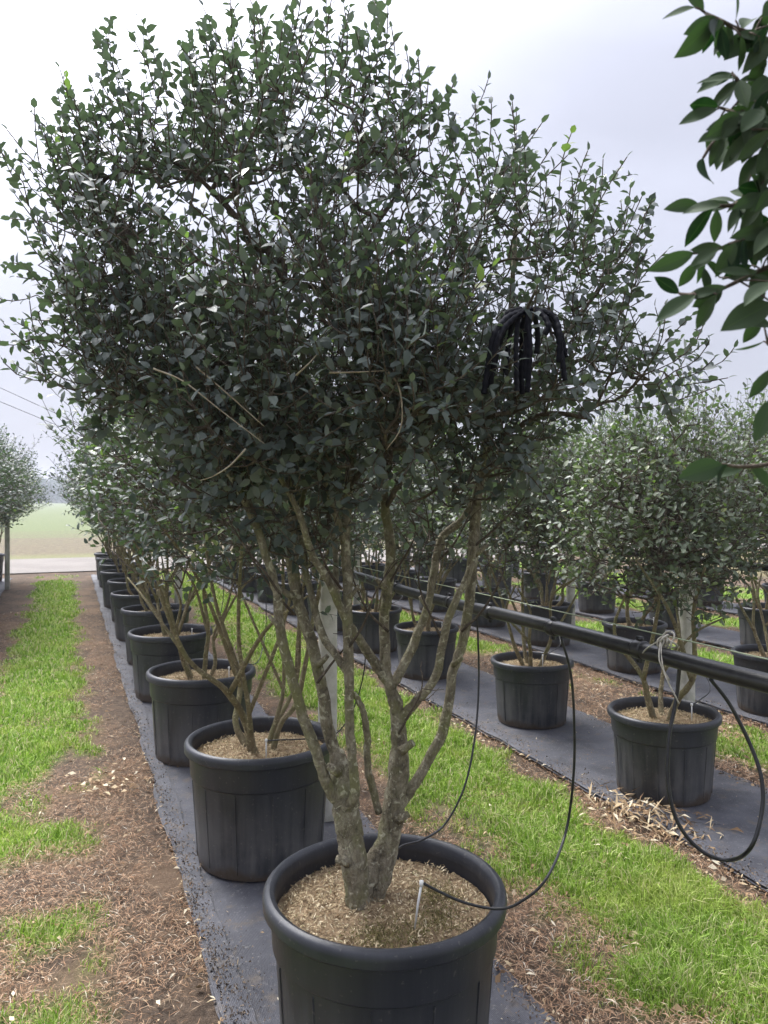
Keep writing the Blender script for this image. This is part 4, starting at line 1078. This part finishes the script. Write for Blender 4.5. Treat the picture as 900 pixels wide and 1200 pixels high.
for kx, (x0, y0, x1, y1, d) in enumerate(LV):
    a = at(x0, y0, d); j = allp[np.argmin(np.linalg.norm(allp - a, axis=1))]
    b_ = at(x1, y1, d + r.uniform(-0.03, 0.03))
    v = Vector(b_ - a); ln = v.length; x = v.normalized()
    # the blade faces partly the lens, partly the sky
    n_ = Vector(-_F * r.uniform(0.6, 1.0) + np.array((0, 0, 1.0)) * r.uniform(-0.1, 0.55) + _R * r.normal() * 0.4)
    if kx % 7 == 3: n_ = -Vector(-_F) + Vector((0, 0, 0.9))
    n_ = (n_ - x * n_.dot(x)).normalized(); y_ = n_.cross(x)
    ln = max(ln * 0.9, 0.03)
    o = bpy.data.objects.new('leaf', BIG[kx % 4]); COL.objects.link(o); o.parent = scr
    o.matrix_local = Matrix.Translation(Vector(a - NB)) @ Matrix((x, y_, n_)).transposed().to_4x4() @ Matrix.Diagonal((ln, ln * r.uniform(0.85, 1.08), ln, 1))
    if np.linalg.norm(j - a) > 0.004:   # leaf stalk
        m2 = MB(); m2.tube(np.array([j, (a + j) / 2 + np.array((0, 0, 0.001)), a]), np.array((0.0011, 0.001, 0.0009)), 6)
        link('leaf_stalk', m2.mesh('leaf_stalk', M['twig'], True, NB), scr)

# ------------------------------------------------------------------ irrigation: posts, pipes, hoses
def post(x, y, h, label, group='concrete posts'):
    mb = MB(); rp = np.random.default_rng(int(x * 100 + y * 10))
    a, b_ = 0.042, 0.036
    rings = []
    for z, s in ((0.0, 1.0), (h * 0.3, 1.0), (h * 0.7, 0.98), (h - 0.012, 0.97), (h, 0.86)):
        c = 0.010
        pts = [(a - c, -b_), (a, -b_ + c), (a, b_ - c), (a - c, b_), (-a + c, b_), (-a, b_ - c), (-a, -b_ + c), (-a + c, -b_)]
        rings.append([(px * s, py * s, z - 0.02 if z == 0 else z) for px, py in pts])
    V = np.array(rings).reshape(-1, 3); i = np.arange(4)[:, None] * 8; k = np.arange(8)[None]; k2 = (k + 1) % 8
    mb.add(V, [np.stack([i + k, i + k2, i + 8 + k2, i + 8 + k], -1).reshape(-1, 4), np.array([np.arange(8) + 32])])
    o = link('concrete_post', mb.mesh('concrete_post', M['concrete']), loc=(x, y, 0.0), rot=(rp.uniform(-.01, .01), rp.uniform(-.01, .01), rp.uniform(-0.1, 0.1)))
    tag(o, label, 'post', group)
    return o
PZ = 1.25; PX = {'A': 1.245, 'B': 3.43, 'C': 5.38, 'D': 7.4, 'Z': -0.96}
# each post stands just behind its pipe, which is clipped to it
for rn, ys in (('A', (3.62, 9.2, 14.6)), ('B', (3.5, 9.1, 14.5)), ('C', (7.3, 12.4)), ('D', (9.3, 14.6)), ('Z', (15.3,))):
    nm = {'A': 'front', 'B': 'second', 'C': 'third', 'D': 'fourth', 'Z': 'path side'}[rn]
    for kx, y in enumerate(ys):
        where = {0: 'farthest from the gravel road', 1: 'midway down the row', 2: 'near the gravel road'}[kx]
        if rn == 'Z': where = 'beside the grass path'
        post(PX[rn] - 0.062, y, 1.27, 'pale concrete post on the %s row pipe, %s' % (nm, where))
def pipe_y_at(px, X):
    v = _F + (px - 450) / FPX * _R
    return v[1] * X / v[0]
def pipe(rn, y0, y1, clamps, label):
    root = link('irrigation_pipe', None, loc=(PX[rn], 8, 0)); tag(root, label, 'pipe', 'black irrigation pipes')
    ys = np.linspace(y0, y1, 60)
    zs = PZ + 0.006 * np.sin(ys * 1.7) + 0.004 * np.sin(ys * 4.1) - 0.008
    mb = MB(); mb.tube(np.stack([np.zeros(60) + 0.004 * np.sin(ys * 2.3), ys - 8, zs], -1), 0.0195, 16)
    link('tube', mb.mesh('tube', M['hose'], True), root)
    for y in clamps:
        z = PZ + 0.006 * math.sin(y * 1.7) - 0.008; xo = 0.004 * math.sin(y * 2.3)
        c = MB()
        c.tube(np.array([(xo, y - 8 + t_, z) for t_ in (-0.016, -0.012, 0.012, 0.016)]), np.array((0.0205, 0.0225, 0.0225, 0.0205)), 16)
        c.box((xo, y - 8, z + 0.025), (0.010, 0.016, 0.012)); c.box((xo, y - 8, z - 0.025), (0.010, 0.014, 0.012))
        link('clamp', c.mesh('clamp', M['hose']), root)
pipe('A', 0.4, ROW_END - 0.2, [pipe_y_at(x, PX['A']) for x in (465, 528, 576, 650, 751)] + [4.9, 6.4, 7.8], 'black irrigation pipe slung along the first row behind the front tree')
pipe('B', 1.5, ROW_END - 0.2, [3.1, 4.5, 5.9], 'black irrigation pipe running along the second row of pots')
pipe('C', 2.5, ROW_END - 0.2, [4.5, 6.0], 'black irrigation pipe running along the third row of pots')
pipe('D', 4.5, ROW_END - 0.2, [], 'black irrigation pipe along the fourth row of pots')
# green wire that carries the front pipe
ys = np.linspace(0.4, ROW_END - 0.2, 40)
mb = MB(); mb.tube(np.stack([np.full(40, PX['A'] + 0.032), ys, PZ + 0.030 + 0.004 * np.sin(ys)], -1), 0.0016, 6)
o = link('support_wire', mb.mesh('support_wire', M['wire'], True)); tag(o, 'thin green wire stretched just above the front irrigation pipe', 'wire')
# knotted pale string on the pipe
ky = pipe_y_at(775, PX['A']); mb = MB(); r = np.random.default_rng(9)
for kx in range(7):
    c = np.array((PX['A'] + 0.012, ky, PZ + 0.026)); a = r.uniform(0, 6.28); th = np.linspace(0, 6.283, 14)
    u = r.normal(size=3); u /= np.linalg.norm(u); v = np.cross(u, r.normal(size=3)); v /= np.linalg.norm(v)
    mb.tube(c + r.normal(size=3) * 0.006 + 0.014 * (np.cos(th)[:, None] * u + np.sin(th)[:, None] * v), 0.0022, 5)
for e in ((0.0, -0.05, -0.06), (-0.01, -0.09, -0.10), (0.01, 0.05, -0.03)):
    c = np.array((PX['A'] - 0.02, ky, PZ + 0.01)); p = smooth_path([c + np.array((0.02, 0, 0.02)), c + np.array(e) * 0.5 + np.array((-0.006, 0, 0.01)), c + np.array(e)], 5); mb.tube(p, 0.0018, 5)
o = link('string_knot', mb.mesh('string_knot', M['string'], True)); tag(o, 'knotted pale string tied round the front irrigation pipe', 'string')

def stake(parent, base_pt, h, lean, off):
    """white drip stake: barbed pin with a head"""
    mb = MB(); b_ = np.asarray(base_pt); tp = b_ + np.array((lean[0], lean[1], h))
    mb.tube(np.array([b_ - np.array((0, 0, 0.02)), b_ * 0.5 + tp * 0.5, tp]), np.array((0.0022, 0.0032, 0.0034)), 8)
    mb.tube(np.array([tp - np.array((0, 0, 0.006)), tp, tp + np.array((0.0, 0, 0.008))]), np.array((0.0045, 0.0065, 0.0055)), 8)
    return link('stake', mb.mesh('stake', M['white_plastic'], True, off), parent), tp
def hose(pts, label, rad=0.0042, stake_at=None, group='drip hoses'):
    p = smooth_path(pts, 8); off = p[0].copy()
    root = link('drip_hose', None, loc=off); tag(root, label, 'hose', group)
    mb = MB(); mb.tube(p, rad, 8); link('tube', mb.mesh('tube', M['hose'], True, off), root)
    if stake_at is not None: stake(root, stake_at[0], stake_at[1], stake_at[2], off)
XA = PX['A']
dp = lambda x: pipe_pt(x, XA)
# hose into the back of the front pot
d1 = dp(557)
hose([at(557, 703, d1), at(560, 745, d1), at(561, 800, d1), at(557, 860, d1 - .06), at(545, 920, d1 - .15), at(522, 965, 2.35), at(495, 984, 2.28), at(470, 992, 2.24), at(452, 1010, 2.22), at(446, 1020, 2.22)], 'thin black hose drooping from pipe behind the front trunks', 0.0034)
# hose to the white stake in the front pot
d2 = dp(660)
sb = BASE + np.array((0.055, -0.125, 0.455)); s_top = at(494, 1034, 1.985)
hose([at(657, 745, d2), at(669, 790, d2), at(673, 850, d2), at(672, 910, d2 + .0), at(663, 975, d2 + .0), at(640, 1030, 1.93), at(608, 1058, 1.93), at(582, 1065, 1.95), at(545, 1058, 1.97), at(515, 1045, 1.98), s_top],
     'black hose curving from pipe over the front rim to a white stake', 0.0036, (at(486, 1080, 1.985), s_top[2] - at(486, 1080, 1.985)[2] - 0.004, (s_top - at(486, 1080, 1.985))[:2]))
# hanging loop
dl = dp(797); dr = dp(832)
hose([at(797, 775, dl), at(793, 815, dl), at(784, 865, dl - .02), at(783, 920, dl - .04), at(795, 965, dl - .06), at(822, 997, dl - .08), at(855, 1008, dl - .10), at(880, 993, dr - .10), at(893, 950, dr - .08), at(892, 910, dr - .06), at(878, 870, dr - .03), at(855, 825, dr - .01), at(832, 795, dr)],
     'long black hose hanging as an open loop from the front pipe', 0.0042)
# hose to the stake in the pot behind
d4 = dp(430); P2c = np.array((0.775, 3.38, 0.47))
st2 = at(313, 868, 3.32)
hose([at(430, 690, d4), at(429, 740, d4), at(426, 790, d4), at(412, 835, d4 + .0), at(390, 862, 3.38), at(355, 866, 3.34), at(330, 867, 3.32), st2], 'thin black hose running to the stake in the pot behind', 0.003, (at(312, 890, 3.32), st2[2] - at(312, 890, 3.32)[2], (0, 0)))
# short hoses with stakes in the other near pots
def row_hose(rn, ypot, px_off, label):
    x = ROWX[rn]; pz = 0.405 if rn != 'A' else 0.465
    e = np.array((x + 0.13, ypot - 0.09, pz + 0.085)); s0 = np.array((PX[rn] - 0.004, ypot + px_off, PZ - 0.025))
    mid = np.array((PX[rn] - 0.02, ypot + px_off * 0.6, 0.72)); m2_ = np.array((x + 0.33, ypot - 0.02, 0.56))
    hose([s0, s0 * 0.5 + mid * 0.5 + np.array((0.01, 0.0, 0)), mid, m2_, e + np.array((0.08, 0.02, 0.015)), e], label, 0.003, (e - np.array((0, 0, 0.085)), 0.083, (0, 0)))
for kx in (2, 3, 4): row_hose('A', A_Y[kx], 0.35, 'thin black hose to the %s pot behind the tall front tree' % ORD[kx])
for kx in (0, 1, 2, 3): row_hose('B', By[kx], 0.4, 'thin second-row hose into ' + ('the pot beside the dried weed heap' if kx == 0 else 'the %s pot behind the weed heap one' % ORD[kx]))
for kx in (0, 1): row_hose('C', Cy[kx], 0.4, 'thin hose from the third pipe to the %s pot from the gravel road' % ORD[len(Cy) - kx])

# ------------------------------------------------------------------ bundle of black toothed straps hung in the front tree
sd = 1.72
off = at(612, 372, sd)
bundle = link('strap_bundle', None, loc=off); tag(bundle, 'bundle of black toothed plastic tie straps draped over a crown branch', 'strap bundle')
def strap(pts, w, seed):
    p = smooth_path(np.array([at(x, y, d) for x, y, d in pts]), 10); n = len(p)
    # resample evenly so that the teeth keep one size
    cum = np.concatenate([[0], np.cumsum(np.linalg.norm(np.diff(p, axis=0), axis=1))]); m_ = int(cum[-1] / 0.0045)
    p = np.stack([np.interp(np.linspace(0, cum[-1], m_), cum, p[:, i]) for i in range(3)], -1)
    tg = np.gradient(p, axis=0); tg /= np.linalg.norm(tg, axis=1)[:, None]
    rs = np.random.default_rng(seed); view = _F + _R * rs.uniform(-0.5, 0.5)
    s_ = np.cross(tg, view); s_ /= np.linalg.norm(s_, axis=1)[:, None]; nn_ = np.cross(s_, tg)
    tooth = np.full(m_, w / 2); tooth = tooth * np.array([1.12, 0.95, 0.85, 0.95])[(np.arange(m_) + seed) % 4]; t2 = tooth
    th = 0.0012
    V = np.stack([p - s_ * tooth[:, None] - nn_ * th, p + s_ * t2[:, None] - nn_ * th, p + s_ * t2[:, None] + nn_ * th, p - s_ * tooth[:, None] + nn_ * th], 1).reshape(-1, 3)
    i = np.arange(m_ - 1)[:, None] * 4; k = np.arange(4)[None]; k2 = (k + 1) % 4
    mb = MB(); mb.add(V, [np.stack([i + k, i + k2, i + 4 + k2, i + 4 + k], -1).reshape(-1, 4), np.array([(3, 2, 1, 0), (4 * m_ - 4, 4 * m_ - 3, 4 * m_ - 2, 4 * m_ - 1)])])
    link('strap', mb.mesh('strap', M['strap'], False, off), bundle)
ST = [[(612, 364), (594, 372), (580, 390), (573, 420), (567, 462)], [(614, 366), (598, 376), (586, 400), (578, 430), (574, 455)], [(615, 363), (604, 370), (597, 395), (594, 420), (592, 440)],
      [(616, 362), (608, 372), (605, 400), (605, 430), (606, 458)], [(618, 363), (613, 378), (611, 410), (611, 440), (612, 462)], [(618, 362), (619, 376), (621, 405), (620, 430), (618, 460)],
      [(620, 364), (627, 374), (630, 392), (629, 415)], [(622, 362), (636, 369), (643, 382), (638, 392)], [(622, 363), (642, 368), (652, 388), (658, 415), (662, 446)], [(620, 361), (648, 370), (656, 395), (655, 425)],
      [(612, 362), (596, 366), (588, 380), (583, 410), (577, 440)]]
ST += [[(x + 5, y + (4 if j else 0)) for j, (x, y) in enumerate(q)][:4] for q in (ST[0], ST[4], ST[8])]
for kx, s_ in enumerate(ST):
    dz = ((kx * 5) % 11 - 5) * 0.011
    strap([(x, y, sd + dz * min(1, j / 2)) for j, (x, y) in enumerate(s_)], 0.0125, kx)
# the branch that carries it
mb = MB(); p = smooth_path(np.array([at(574, 500, d0 + .11), at(592, 450, 2.0), at(605, 400, 1.82), at(616, 366, sd + 0.004), at(628, 340, 1.66)]), 6); mb.tube(p, np.linspace(0.006, 0.003, len(p)), 7)
link('strap_branch', mb.mesh('strap_branch', M['twig'], True, BASE), crown)

# guy wires seen far off against the sky
for a, b_, lb in (((-40, 454), (480, 668), 'lower of two dark guy wires slanting across the sky beside the row'), ((-40, 436), (470, 668), 'upper of two dark guy wires slanting across the sky beside the row')):
    pa = at(a[0], a[1], 19.0); pb = at(b_[0], b_[1], 17.0)
    pb[2] = 0.0
    mb = MB(); mb.tube(np.linspace(pa, pb, 12), 0.008, 6)
    o = link('guy_wire', mb.mesh('guy_wire', M['cable'], True)); tag(o, lb, 'wire', 'guy wires')

# the hazy air
hb = MB(); hb.box((60, 240, 9.0), (1300, 620, 20.0))
o = link('haze', hb.mesh('haze', None)); o.data.materials.clear()
m = bpy.data.materials.new('hazy_air'); m.use_nodes = True; t = m.node_tree; t.nodes.clear()
vo = t.nodes.new('ShaderNodeVolumePrincipled'); mo = t.nodes.new('ShaderNodeOutputMaterial')
vo.inputs['Color'].default_value = (0.86, 0.9, 1.0, 1); vo.inputs['Density'].default_value = 0.0013; vo.inputs['Anisotropy'].default_value = 0.2
t.links.new(vo.outputs[0], mo.inputs['Volume']); o.data.materials.append(m)
tag(o, 'thin pale haze in the air over the nursery and fields', 'haze', kind='stuff')
